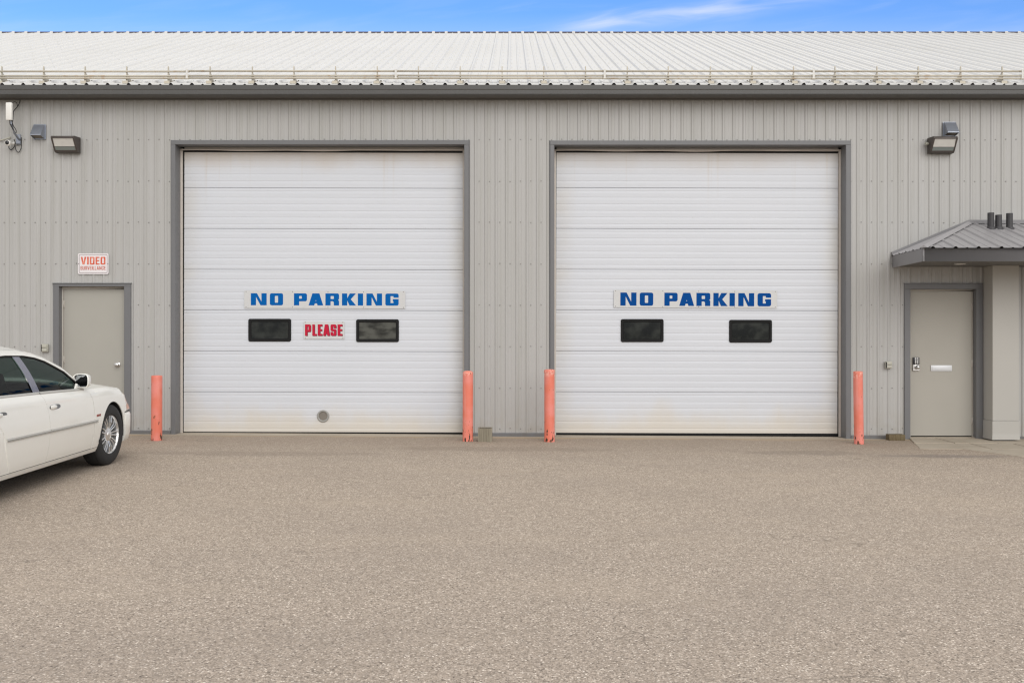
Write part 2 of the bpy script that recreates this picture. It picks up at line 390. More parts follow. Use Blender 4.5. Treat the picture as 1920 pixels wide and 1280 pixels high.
        if parent:
            o.parent = parent
            if not local: o.matrix_parent_inverse = wmx(parent).inverted()
        return o
def tag(o, label=None, cat=None, group=None, kind=None):
    for k, v in (('label', label), ('category', cat), ('group', group), ('kind', kind)):
        if v: o[k] = v
    return o
def thing(name, loc, label, cat, group=None, rz=0):
    o = bpy.data.objects.new(name, None); C.objects.link(o); o.location = loc; o.rotation_euler.z = rz; o.empty_display_size = .1
    return tag(o, label, cat, group)
def copy_tree(o, parent=None):
    c = o.copy(); C.objects.link(c)
    if parent: c.parent = parent
    for ch in list(o.children): copy_tree(ch, c)
    return c

# ------------------------------------------------------------------ the yard
rows = [[(xx, yy, gz(xx) - .03) for xx in (-500, -16, 16, 500)] for yy in (-500, 500)]
tag(MB().grid(rows).build('ground', 'grass'), kind='structure')
rows = [[(xx, yy, gz(xx)) for xx in [-34, -16] + [i * 2 for i in range(-7, 8)] + [16, 34]] for yy in (-70, -20, -10, -.135)]
tag(MB().grid(rows).build('parking_lot', 'asphalt'), kind='structure')

# ------------------------------------------------------------------ the building
XL, XR, YB = -17.0, 15.5, 17.96
LD = (X(330), X(870.6), Z(271.7))        # left garage opening: x0, x1, top
RD = (X(1039.3), X(1585), Z(272.5))
LP = (X(112), X(234), Z(537))            # left personnel door opening
RP = (X(1705.6), X(1829), Z(542))
ZSOF = 4.955
bld = thing('warehouse', (0, 0, 0), 'long grey metal-clad warehouse with white ribbed roof and two big white garage doors', 'building')
# cladding profile: a narrow rib every 6 inches, a flat swage between
openings = [LD, RD, LP, RP]
prof = []; pitch = .15238; x0 = X(20.8)
n0 = int((XL - x0) / pitch) - 1; n1_ = int((XR - x0) / pitch) + 1
for i in range(n0, n1_ + 1):
    b = x0 + i * pitch
    prof += [(b - .026, 0), (b - .011, -.013), (b + .011, -.013), (b + .026, 0), (b + .066, 0), (b + .0715, -.002), (b + .0805, -.002), (b + .086, 0)]
prof = [p for p in prof if XL < p[0] < XR]
def prof_y(xx):
    for a, b in zip(prof, prof[1:]):
        if a[0] <= xx <= b[0]: return a[1] + (b[1] - a[1]) * (xx - a[0]) / max(1e-9, b[0] - a[0])
    return 0
cuts = sorted([p[0] for p in prof] + [e for o in openings for e in o[:2]] + [XL, XR])
pts = [(c_, prof_y(c_)) for c_ in cuts]
w = MB()
for a, b in zip(pts, pts[1:]):
    m_ = (a[0] + b[0]) / 2; lo = -.15
    for o in openings:
        if o[0] < m_ < o[1]: lo = o[2]
    w.quad((a[0], a[1], lo), (b[0], b[1], lo), (b[0], b[1], ZSOF + .1), (a[0], a[1], ZSOF + .1))
# fixing screws, part of the sheet
for py in (262, 340, 417, 494.5, 572, 649.5, 727.5, 803):
    zz = Z(py)
    for i in range(n0, n1_ + 1):
        sx_ = x0 + i * pitch + .052
        if not (XL < sx_ < XR) or any(o[0] - .06 < sx_ < o[1] + .06 and zz < o[2] + .06 for o in openings): continue
        zz2 = zz + random.uniform(-.006, .006); r_ = .0088
        hexa = [(sx_ + r_ * math.cos(R(60 * k)), zz2 + r_ * math.sin(R(60 * k))) for k in range(6)]
        w.prism(hexa, -.006, .001, 'y', mi=1)
# gable and back walls
RIDGE_Y, RIDGE_Z, EAVE_Y, EAVE_Z = 8.83, 8.650, -.30, 5.08
for xx in (XL, XR):
    w.quad((xx, 0, -.2), (xx, YB - .3, -.2), (xx, YB - .3, 5.06), (xx, RIDGE_Y, RIDGE_Z - .08), (xx, 0, 5.1))
w.quad((XL, YB - .3, -.2), (XR, YB - .3, -.2), (XR, YB - .3, 5.06), (XL, YB - .3, 5.06))
w.build('wall', ['cladding', 'screw'], bld, weld=False)
# base flashing, butted between the openings
edges = [XL, LP[0] - .09, LP[1] + .09, LD[0] - .07, LD[1] + .08, RD[0] - .08, RD[1] + .08, RP[0] - .09, RP[1] + .1, XR]
for a, b in zip(edges[::2], edges[1::2]):
    bf = MB(); n_ = max(1, int((b - a) / 1.5))
    for k in range(n_):
        p, q = a + (b - a) * k / n_, a + (b - a) * (k + 1) / n_
        bf.prism([(-.026, gz((p + q) / 2) - .03), (-.026, gz(q) + .045), (-.02, gz(q) + .052), (.02, gz(q) + .052), (.02, gz((p + q) / 2) - .03)], p, q, 'x')
    bf.build('base_flashing', 'trim', bld)

# roof
sl = math.atan2(RIDGE_Z - EAVE_Z, RIDGE_Y - EAVE_Y); L_ = math.hypot(RIDGE_Z - EAVE_Z, RIDGE_Y - EAVE_Y)
ny, nz = -math.sin(sl), math.cos(sl)
def rp(xx, u, h=0, back=False):
    yy = EAVE_Y + u * math.cos(sl) + h * ny; zz = EAVE_Z + u * math.sin(sl) + h * nz
    return (xx, 2 * RIDGE_Y - yy if back else yy, zz)
RPI = .3048; rx0 = X(4.0, -.3)
rprof = []
i0 = int((XL - .3 - rx0) / RPI); i1 = int((XR + .3 - rx0) / RPI)
for i in range(i0, i1 + 1):
    b = rx0 + i * RPI
    rprof += [(b - .032, 0), (b - .012, .027), (b + .012, .027), (b + .032, 0), (b + .132, 0), (b + .144, .013), (b + .160, .013), (b + .172, 0)]
rf = MB()
for back in (False, True):
    for a, b in zip(rprof, rprof[1:]):
        rf.quad(rp(a[0], 0, a[1], back), rp(b[0], 0, b[1], back), rp(b[0], L_, b[1], back), rp(a[0], L_, a[1], back))
for i in range(i0, i1 + 1):
    for j in range(1, 16):
        for off in (.048, .2):
            u = j * .62 - .2; b = rx0 + i * RPI + off
            p = [rp(b + dx_ * .009, u + du * .009, .009) for dx_, du in ((-1, -1), (1, -1), (1, 1), (-1, 1))]
            rf.quad(*p, mi=1)
rf.build('roof', ['roof_white', 'roof_screw'], bld, weld=False)
# sheet edge: the dark underside at the eave
ue = MB().prism([(EAVE_Y + .02, EAVE_Z - .012), (EAVE_Y + .02, EAVE_Z - .004 + .01), (0.1, EAVE_Z + .15), (.1, EAVE_Z - .012)], XL - .2, XR + .2, 'x')
ue.build('eave_closure', 'ridge_dark', bld)
# ridge: dark foam closure between the ribs, sheet ribs show through as white ticks
rc = MB()
for i in range(i0, i1):
    b = rx0 + i * RPI
    rc.box(b + .034, b + RPI - .034, RIDGE_Y - .02, RIDGE_Y + .02, RIDGE_Z - .01, RIDGE_Z + .034)
    rc.box(b - .034, b + .034, RIDGE_Y - .03, RIDGE_Y + .03, RIDGE_Z + .0, RIDGE_Z + .038, mi=1)
rc.build('ridge_cap', ['ridge_dark', 'roof_white'], bld)
# gutter (K shape) and soffit
GY = -.30
g = MB().prism([(GY + .12, 4.935), (GY - .012, 4.935), (GY - .030, 4.938), (GY - .031, 4.943), (GY - .019, 4.953), (GY - .022, 5.000), (GY - .030, 5.012), (GY - .030, 5.018), (GY + .004, 5.026), (GY + .002, 5.078), (GY + .014, 5.078), (GY + .016, 5.04), (GY + .12, 5.00)], XL - .3, XR + .3, 'x')
g.build('gutter', 'gutter_paint', bld)
s_ = MB().box(XL - .25, XR + .25, GY + .122, .0, 4.945, 4.99); s_.box(XL - .2, XR + .2, -.055, -.0, 4.925, 4.944)
s_.build('soffit', 'soffit_paint', bld)

# ------------------------------------------------------------------ garage doors (parts of the building)
def rrect(x0, z0, x1, z1, r, n=5):
    out = []
    for cx_, cz_, a0 in ((x1 - r, z1 - r, 0), (x0 + r, z1 - r, 90), (x0 + r, z0 + r, 180), (x1 - r, z0 + r, 270)):
        for k in range(n + 1):
            a = R(a0 + 90 * k / n); out.append((cx_ + r * math.cos(a), cz_ + r * math.sin(a)))
    return out
DY = .215
def garage(op, x0p, x1p, botp, mat, wins, tilt, hazy, port=None):
    x0_, x1_, ztop = op
    tr = MB()
    zb = gz((x0_ + x1_) / 2) - .06
    fw = X(330) - X(322)
    # jambs and head, proud of the cladding; face flange plus return
    tr.box(x0_ - fw, x0_, -.031, .26, zb, ztop); tr.box(x1_, x1_ + fw + .006, -.031, .26, zb, ztop)
    tr.box(x0_ - fw, x1_ + fw + .006, -.033, .26, ztop, ztop + .062)
    tr.box(x0_ - fw - .012, x0_ - fw + .0, -.012, .02, zb, ztop + .07); tr.box(x1_ + fw + .006, x1_ + fw + .018, -.012, .02, zb, ztop + .07)
    tr.build('garage_door_frame', 'trim', bld, bevel=.003, seg=1)
    ws_ = MB()
    ws_.box(x0_ + .001, x0_ + .033, .185, .205, zb + .05, ztop - .052); ws_.box(x1_ - .033, x1_ - .001, .185, .205, zb + .05, ztop - .052)
    k0 = ztop - .05
    rows = []
    for i in range(25):
        xx = x0_ + (x1_ - x0_) * i / 24; sag = .006 * math.sin(i * .9) + .005 * math.sin(i * .37 + 1)
        rows.append([(xx, .185, k0 + .026), (xx, .18, k0 + sag + .006), (xx, .186, k0 + sag - .002), (xx, .205, k0 + sag)])
    ws_.grid(rows)
    ws_.build('weatherstrip', 'weatherstrip', bld)
    dx0, dx1 = X(x0p, DY), X(x1p, DY); zbot = Z(botp, DY); zt_ = ztop + .03
    xc = (dx0 + dx1) / 2
    secs = [Z(p, DY) for p in (352.7, 429.2, 505.6, 582, 658.8, 735.2)]
    # section profile (top to bottom): faint ribs and a dark joint
    pr = [(DY, zt_)]
    lim = [zt_] + secs + [zbot]
    for k in range(len(lim) - 1):
        a, b = lim[k], lim[k + 1]
        if k: pr += [(DY + .012, a - .0015), (DY + .002, a - .0035), (DY, a - .007)]
        if k == 0: gs = [a - (a - b) * q for q in (.2, .36, .52, .68, .84)]
        else: gs = [a - .046 - .099 * j for j in range(6)]
        for gg in gs:
            if gg < b + .02: continue
            pr += [(DY - .0003, gg + .007), (DY + .0021, gg + .001), (DY + .0021, gg - .004), (DY + .0003, gg - .011), (DY - .0014, gg - .036)]
        if k < len(lim) - 2: pr += [(DY, b + .008), (DY + .002, b + .0035), (DY + .012, b + .0015)]
        else: pr += [(DY, b)]
    m = MB()
    for a, b in zip(pr, pr[1:]):
        dark = (a[0] > DY + .006 and b[0] > DY + .006)
        m.quad((dx0, *a), (dx1, *a), (dx1, *b), (dx0, *b), mi=1 if dark else 0)
    m.quad((dx0, DY, zbot), (dx1, DY, zbot), (dx1, DY + .04, zbot), (dx0, DY + .04, zbot))
    m.box(dx0 - .03, dx0, DY - .003, DY + .03, zbot, zt_, mi=2); m.box(dx1, dx1 + .03, DY - .006, DY + .03, zbot, zt_ - .12, mi=2)
    m.box(dx0, dx1, DY - .012, DY - .001, ztop - .075, ztop - .05, mi=2)
    m.box(dx0 - .02, dx1 + .02, DY + .003, DY + .03, zbot - .045, zbot, mi=2)
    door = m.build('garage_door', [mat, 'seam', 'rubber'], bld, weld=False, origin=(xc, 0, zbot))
    door.rotation_euler.y = tilt
    for (a, b, c_, d), hz_ in zip(wins, hazy):
        p0, p1, q1, q0 = X(a, DY), X(b, DY), Z(c_, DY), Z(d, DY)
        fo, fi = rrect(p0, q0, p1, q1, .028), rrect(p0 + .045, q0 + .045, p1 - .045, q1 - .045, .012)
        fm = rrect(p0 + .036, q0 + .036, p1 - .036, q1 - .036, .016)
        fr_ = MB(); n = len(fo)
        seq = [(fo, DY + .004), (fo, DY - .014), (rrect(p0 + .006, q0 + .006, p1 - .006, q1 - .006, .024), DY - .02), (fm, DY - .02), (fi, DY - .006), (fi, DY + .003)]
        for (A, ya), (B, yb_) in zip(seq, seq[1:]):
            for i in range(n):
                j = (i + 1) % n; fr_.quad((A[i][0], ya, A[i][1]), (A[j][0], ya, A[j][1]), (B[j][0], yb_, B[j][1]), (B[i][0], yb_, B[i][1]))
        fr_.build('window_frame', 'rubber', door, autosm=30)
        pn = MB(); pn.quad(*[(p[0], DY - .006, p[1]) for p in rrect(p0 + .040, q0 + .040, p1 - .040, q1 - .040, .012)])
        pn.build('window_pane', 'hazy_pane' if hz_ else 'window_pane', door)
    if port:
        cx_, cz_, r1_, r2_ = port
        c0 = (X(cx_, DY), DY, Z(cz_, DY)); k = DW / F
        q = MB().lathe([(r2_ * k, .012), (r2_ * k, -.014), (r2_ * k + .008, -.02), (r1_ * k - .01, -.02), (r1_ * k, -.012), (r1_ * k, .004)], c0, 'y', 32)
        q.build('exhaust_port', 'port_ring', door)
        q = MB(); q.quad(*[(c0[0] + r2_ * k * math.cos(R(12 * a)), DY - .006, c0[2] + r2_ * k * math.sin(R(12 * a))) for a in range(30)])
        q.build('port_flap', 'port_flap', door)
    return door
plain('port_ring', (.33, .325, .31), .5, .1); plain('port_flap', (.20, .18, .155), .7)
garage(LD, 344.5, 868, 809.6, 'garage_paint_dust_shade', [(466, 546, 597.5, 640), (668, 748, 598.5, 641)], R(.16), (0, 1), (606, 779.6, 11.7, 8.2))
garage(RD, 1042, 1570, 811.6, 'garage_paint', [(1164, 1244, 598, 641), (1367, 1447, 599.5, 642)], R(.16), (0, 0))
# concrete apron along the foot of the wall, flush with the asphalt
rows = [[(xx, yy, gz(xx) - .003 - .05 * k) for xx in (XL - 1, -16, 15, XR + 1)] for k, yy in ((1, -.20), (0, -.19), (0, .6))]
tag(MB().grid(rows, smooth=False).build('concrete_apron', 'concrete'), kind='structure')

# ------------------------------------------------------------------ personnel doors
def pdoor(op, mat, hinge_left, leafp, toppx, botpx, frame_l):
    x0_, x1_, ztop = op; zb = gz(x0_) - .05
    tr = MB(); fw = .085
    tr.box(x0_ - fw, x0_, -.030, .11, zb, ztop); tr.box(x1_, x1_ + fw + .012, -.030, .11, zb, ztop); tr.box(x0_ - fw, x1_ + fw + .012, -.032, .11, ztop, ztop + (.04 if hinge_left else .08))
    tr.prism([(-.045, ztop + .04), (-.032, ztop + .05), (0.01, ztop + .055), (.01, ztop + .04)] if hinge_left else [(-.036, ztop + .08), (-.034, ztop + .086), (.01, ztop + .088), (.01, ztop + .08)], x0_ - fw - .012, x1_ + fw + .02, 'x')
    tr.build('door_trim', 'trim', bld, bevel=.0025, seg=1)
    yl = .075
    a, b = X(leafp[0], yl), X(leafp[1], yl); zt_, zb_ = Z(toppx, yl), Z(botpx, yl)
    fr_ = MB()
    fr_.box(x0_, a - .004, yl - .012, .13, zb, zt_ + .004); fr_.box(b + .004, x1_, yl - .012, .13, zb, zt_ + .004)
    fr_.box(x0_, x1_, yl - .012, .13, zt_ + .004, ztop)
    fr_.build('door_frame', 'door_frame_beige', bld, bevel=.002, seg=1)
    lf = MB().box(a, b, yl, yl + .045, zb_, zt_); lf.box(a - .003, b + .003, yl + .03, yl + .05, zb_ - .03, zt_ + .003, mi=1)
    d = lf.build('door', [mat, 'rubber'], bld)
    hx = a if hinge_left else b
    for zz in (zt_ - .22, (zt_ + zb_) / 2 + .0, zb_ + .22):
        MB().tube([(hx, yl - .008, zz - .055), (hx, yl - .008, zz + .055)], .0075).box(hx - .016, hx + .016, yl - .005, yl - .001, zz - .05, zz + .05).build('hinge', 'door_frame_beige', d)
    return d, yl
dl, yl = pdoor(LP, 'steel_door', True, (120, 233), 542.6, 806, True)
c0 = at(221.5, 683.5, yl)
MB().lathe([(.036, .0), (.036, -.006), (.030, -.011), (.014, -.014), (.013, -.035), (.024, -.042), (.031, -.056), (.029, -.070), (.018, -.078), (.0, -.079)], c0, 'y', 24).build('door_knob', 'satin_metal', dl)
dr, yl = pdoor(RP, 'steel_door_shaded', False, (1707.5, 1822.5), 546.5, 816.5, False)
kx0, kx1, kz1, kz0 = X(1711, yl), X(1722.5, yl), Z(669.5, yl), Z(694.5, yl)
zm = kz0 + (kz1 - kz0) * .45
kp = MB().box(kx0, kx1, yl - .032, yl, zm, kz1); kp.build('keypad', 'dark_metal', dr, bevel=.006)
kb = MB()
for i in range(5): 
    for j in (0, 1): kb.box(kx0 + .022 + j * .03, kx0 + .040 + j * .03, yl - .036, yl - .031, zm + .012 + i * .0195, zm + .025 + i * .0195)
kb.build('keypad_buttons', 'satin_metal', dr)
MB().box(kx0, kx1, yl - .026, yl, kz0, zm - .001).lathe([(.030, -.0), (.030, -.045), (.024, -.055), (.014, -.062), (.0, -.063)], (kx0 + .056, yl - .02, kz0 + .052), 'y', 20).build('latch', 'satin_metal', dr, autosm=40)
ms_ = MB().box(X(1745, yl), X(1784.5, yl), yl - .012, yl, Z(695.5, yl), Z(684.5, yl)); ms_.build('mail_slot', 'white_metal', dr, bevel=.004)
MB().box(X(1748, yl), X(1782, yl), yl - .0155, yl - .012, Z(694, yl), Z(686, yl)).build('mail_slot_flap', 'white_metal', dr, bevel=.002)
# thresholds
MB().box(LP[0], LP[1], .02, .16, gz(LP[0]) - .05, gz(LP[0]) + .028).build('door_threshold', 'concrete', bld)
MB().box(RP[0], RP[1], .02, .16, gz(RP[0]) - .05, Z(818, .075) - .006).build('door_threshold', 'concrete', bld)

# ------------------------------------------------------------------ entrance canopy over the right door
cn_y = -1.36; cxl, cxl2 = X(1672), X(1730.5, cn_y); cz0 = Z(502); ch_ = .175; czt = cz0 + ch_
apx, apz = X(1815), Z(420); cxr = 9.35; apr = cxr - 1.15
can = MB()
def slope_ribs(mb, p_eave0, p_eave1, p_top0, p_top1, phase, axis):
    """one roof plane as strips with ribs: eave edge e0->e1, ribs run square to the eave up to the hip or wall"""
    e0, e1, t0, t1 = map(Vector, (p_eave0, p_eave1, p_top0, p_top1))
    d = (e1 - e0); n = d.length; d.normalize()
    nrm = d.cross(t0 - e0).normalized()
    if nrm.z < 0: nrm = -nrm
    up_ = nrm.cross(d).normalized()
    if up_.z < 0: up_ = -up_
    s0, s1 = (t0 - e0).dot(d), (t1 - e0).dot(d); h = (t0 - e0).dot(up_)
    def hgt(s):
        if s < s0: return h * s / max(s0, 1e-6)
        if s > s1: return h * (n - s) / max(n - s1, 1e-6)
        return h
    cutp = [0., s0, s1, n]; k = phase
    ribs = {}
    while k < n:
        for off, hh in ((-.03, 0), (-.012, .02), (.012, .02), (.03, 0), (.135, 0), (.145, .008), (.16, .008), (.17, 0)):
            if 0 < k + off < n: cutp.append(k + off); ribs[round(k + off, 5)] = hh
        k += .3048
    cutp = sorted(set(cutp))
    def rh(s):
        best = ribs.get(round(s, 5)); 
        return best if best is not None else 0
    for a, b in zip(cutp, cutp[1:]):
        A, B = e0 + d * a + nrm * rh(a), e0 + d * b + nrm * rh(b)
        mb.quad(A, B, B + up_ * hgt(b), A + up_ * hgt(a))
slope_ribs(can, (cxl2, cn_y - .03, czt), (cxr, cn_y - .03, czt), (apx, -.01, apz), (apr, -.01, apz), .12, 'x')
slope_ribs(can, (cxl, 0, czt), (cxl2, cn_y - .03, czt), (apx, -.01, apz), (apx, -.01, apz), .05, 'y')
slope_ribs(can, (cxr, cn_y - .03, czt), (cxr, 0, czt), (apr, -.01, apz), (apr, -.01, apz), .1, 'y')
canopy = can.build('canopy_roof', 'canopy_roof', bld, weld=False)
def cap(a, b, wd=.055):
    hc = MB()
    a, b = Vector(a), Vector(b); d = (b - a).normalized(); sd_ = d.cross(Vector((0, 0, 1))).normalized() * wd
    u = Vector((0, 0, .024)); lo = Vector((0, 0, -.012))
    hc.quad(a + sd_ + lo, b + sd_ + lo, b + u, a + u); hc.quad(a - sd_ + lo, b - sd_ + lo, b + u, a + u)
    hc.quad(a + sd_ + lo, a + u, a - sd_ + lo)
    hc.build('hip_cap', 'canopy_roof', canopy)
cap((cxl2 - .01, cn_y - .04, czt + .012), (apx, -.015, apz + .015)); cap((cxr, cn_y - .04, czt + .012), (apr, -.015, apz + .015))
fl = MB()
# wall flashing stepping up the rake and along the top
def flash(a, b):
    (xa, za), (xb, zb_) = a, b
    fl.prism([(xa, za - .01), (xb, zb_ - .01), (xb, zb_ + .045), (xa, za + .045)], -.034, -.004, 'y')
flash((cxl - .01, czt + .01), (apx, apz + .012)); flash((apx, apz + .012), (apr, apz + .012)); flash((apr, apz + .012), (cxr, czt + .01))
fl.build('wall_flashing', 'fascia_paint', canopy)
fa = MB()
T_ = .02
def fband(a, b):
    a, b = Vector(a), Vector(b); d = (b - a).normalized(); n_ = Vector((d.y, -d.x, 0)) * T_
    z0_, z1_ = cz0 - .002, czt - .004
    P = [a, b, b - n_, a - n_]
    fa.prism([(p.x, p.y) for p in P], z0_, z1_, 'z')
fband((cxl, -.021, 0), (cxl2, cn_y - .0, 0)); fband((cxl2, cn_y, 0), (cxr, cn_y, 0)); fband((cxr, cn_y, 0), (cxr, -.021, 0))
fa.build('canopy_fascia', 'fascia_paint', canopy, bevel=.003, seg=1)
so = MB().prism([(cxl + .03, -.022), (cxl2 + .03, cn_y + .021), (cxr - .03, cn_y + .021), (cxr - .03, -.022)], cz0 + .012, cz0 + .03, 'z')
so.build('canopy_soffit', 'soffit_paint', canopy)
MB().lathe([(.075, cz0 + .011), (.075, cz0 + .004), (.06, cz0 - .002), (.0, cz0 - .004)], (X(1800, -.7), -.7, 0), 'z', 24).build('soffit_light', 'lamp_glass', canopy)
for px_, tp in ((1857.7, 399), (1872.3, 403), (1892.7, 400)):
    xx = X(px_, -.3); zt_ = Z(tp, -.3); q = MB().lathe([(.0, zt_ - .05), (.037, zt_ - .05), (.037, zt_), (.045, zt_), (.045, 2.80), (.0, 2.80)], (xx, -.3, 0), 'z', 20)
    zr = apz - .3 * (apz - czt) / abs(cn_y)
    q.lathe([(.045, zr + .035), (.062, zr + .012), (.075, zr - .03)], (xx, -.3, 0), 'z', 20)
    q.build('vent_pipe', 'pipe_black', canopy)
# boxed pipe chase beside the door
cx0, cx1, cyf = 6.945, 7.325, -.30; zg = gz(7.1)
ch = MB()
def ring(z_, e): return [(cx0 - e, -.022, z_), (cx0 - e, cyf - e, z_), (cx1 + e, cyf - e, z_), (cx1 + e, -.022, z_)]
zs = Z(788.5, cyf)
lv = [ring(cz0 + .011, 0), ring(zs + .004, 0), ring(zs + .003, -.008), ring(zs - .003, -.008), ring(zs - .004, .006), ring(zg + .11, .006), ring(zg + .026, .012)]
for A, B in zip(lv, lv[1:]):
    for i in range(3): ch.quad(A[i], A[i + 1], B[i + 1], B[i])
ch.quad(*lv[-1])
ch.build('pipe_chase', 'chase_panel', bld)
# door light leaf end trims on the wall beyond the chase
# concrete paving in front of the entrance
pv = MB()
random.seed(3)
def slab(poly, dz):
    pts_ = [Vector((p[0], p[1])) for p in poly]; c_ = sum(pts_, Vector((0, 0))) / len(pts_)
    pts_ = [c_ + (p - c_) * (1 - .012 / max(.2, (p - c_).length)) for p in pts_]
    tlx, tly = random.uniform(-.006, .006), random.uniform(-.006, .006)
    bot = [(p.x, p.y, gz(p.x) - .06) for p in pts_]; top_ = [(p.x, p.y, gz(p.x) + dz + (p.x - c_.x) * tlx + (p.y - c_.y) * tly) for p in pts_]
    pv.quad(*top_)
    for i in range(len(pts_)):
        j = (i + 1) % len(pts_); pv.quad(bot[i], bot[j], top_[j], top_[i])
ys = [.02, -.62, -1.27, -2.05]
for r_ in range(3):
    ya, yb_ = ys[r_], ys[r_ + 1]
    xa0 = 5.86 + .30 * ya if r_ < 2 else 6.05
    xb0 = 5.86 + .30 * yb_ if r_ < 2 else 6.45
    gx = [xa0] + [6.25 + .62 * k + .2 * (r_ % 2) for k in range(7)]
    gb = [xb0] + gx[1:] if r_ < 2 else [xb0] + [max(xb0 + .1, g_) for g_ in gx[1:]]
    for k in range(len(gx) - 1):
        slab([(gx[k], ya), (gx[k + 1], ya), (gb[k + 1], yb_), (gb[k], yb_)], random.uniform(.010, .018) - .004 * r_)
tag(pv.build('entrance_paving', 'concrete', weld=False), kind='structure')

# ------------------------------------------------------------------ lettering
def letters():
    def arc(cx, cy, r, a0, a1, n=5): return [(cx + r * math.cos(R(a0 + (a1 - a0) * k / n)), cy + r * math.sin(R(a0 + (a1 - a0) * k / n))) for k in range(n + 1)]
    def rr(x0, y0, x1, y1, r): return arc(x1 - r, y1 - r, r, 0, 90) + arc(x0 + r, y1 - r, r, 90, 180) + arc(x0 + r, y0 + r, r, 180, 270) + arc(x1 - r, y0 + r, r, 270, 360)
    def L(ch, w, a, b, r):
        if ch == 'I': return [[(0, 0), (0, 1), (w, 1), (w, 0)]]
        if ch == 'L': return [[(0, 0), (0, 1), (a, 1), (a, b), (w, b), (w, 0)]]
        if ch == 'E': return [[(0, 0), (0, 1), (w, 1), (w, 1 - b), (a, 1 - b), (a, .5 + b / 2), (w * .93, .5 + b / 2), (w * .93, .5 - b / 2), (a, .5 - b / 2), (a, b), (w, b), (w, 0)]]
        if ch == 'N':
            d = a * 1.18; k = .30
            return [[(0, 0), (0, 1), (d, 1), (w - a, k), (w - a, 1), (w, 1), (w, 0), (w - d, 0), (a, 1 - k), (a, 0)]]
        if ch == 'V': return [[(0, 1), (a * 1.1, 1), (w / 2, .30), (w - a * 1.1, 1), (w, 1), (w / 2 + a * .62, 0), (w / 2 - a * .62, 0)]]
        if ch == 'O': return [rr(0, 0, w, 1, r), rr(a, b, w - a, 1 - b, r * .35)]
        if ch == 'D': return [[(0, 0), (0, 1)] + arc(w - r, 1 - r, r, 90, 0) + arc(w - r, r, r, 0, -90), rr(a, b, w - a, 1 - b, r * .3)]
        if ch == 'U': return [[(0, 1), (a, 1), (a, b), (w - a, b), (w - a, 1), (w, 1)] + arc(w - r, r, r, 0, -90) + arc(r, r, r, 270, 180)]
        if ch == 'P':
            m = .34; return [[(0, 0), (0, 1)] + arc(w - r, 1 - r, r, 90, 0) + arc(w - r, m + r, r, 0, -90) + [(a, m), (a, 0)], rr(a, m + b, w - a, 1 - b, r * .3)]
        if ch == 'R':
            m = .36; rs = r * .7
            return [[(0, 0), (0, 1)] + arc(w - r, 1 - r, r, 90, 0) + [(w, .53), (w - .07 * w, .455), (w, .38), (w, 0), (w - a, 0), (w - a, .27), (w - a - .08, m - .01), (a, m - .01), (a, 0)], rr(a, m + b * .8, w - a, 1 - b, r * .3)]
        if ch == 'K': return [[(0, 0), (0, 1), (a, 1), (a, .60), (w - a * 1.22, 1), (w - .02, 1), (a + (w - a) * .40, .515), (w, 0), (w - a * 1.28, 0), (a, .42), (a, 0)]]
        if ch == 'A':
            tw = a * 1.35; m = w / 2 - tw / 2; a1 = a * 1.08; h1 = .17; h2 = h1 + b * .85
            top = min(1 - b, (w / 2 - a1) / m - .0); x2 = a1 + h2 * m; xt = min(a1 + top * m, w / 2 - .005)
            return [[(0, 0), (m, 1), (m + tw, 1), (w, 0), (w - a1, 0), (w - a1 - h1 * m, h1), (a1 + h1 * m, h1), (a1, 0)], [(x2, h2), (w - x2, h2), (w - xt, top), (xt, top)]]
        if ch == 'C': return [[(w, .62)] + arc(w - r, 1 - r, r, 0, 90) + arc(r, 1 - r, r, 90, 180) + arc(r, r, r, 180, 270) + arc(w - r, r, r, 270, 360) + [(w, .38), (w - a, .38), (w - a, b), (a, b), (a, 1 - b), (w - a, 1 - b), (w - a, .62)]]
        if ch == 'G': return [[(w, .66)] + arc(w - r, 1 - r, r, 0, 90) + arc(r, 1 - r, r, 90, 180) + arc(r, r, r, 180, 270) + arc(w - r, r, r, 270, 360) + [(w, .54), (w * .56, .54), (w * .56, .54 - b * .8), (w - a, .54 - b * .8), (w - a, b), (a, b), (a, 1 - b), (w - a, 1 - b), (w - a, .66)]]
        if ch == 'S':
            q = r * .8; u, v = .5 + b / 2, .5 - b / 2
            return [[(w, .66)] + arc(w - r, 1 - r, r, 0, 90) + arc(r, 1 - r, r, 90, 180) + arc(q, v + q, q, 180, 270) + [(w - a, v), (w - a, b), (a, b), (a, .34), (0, .34)] + arc(r, r, r, 180, 270) + arc(w - r, r, r, 270, 360) + arc(w - q, u - q, q, 0, 90) + [(a, u), (a, 1 - b), (w - a, 1 - b), (w - a, .66)]]
    return L
LET = letters()
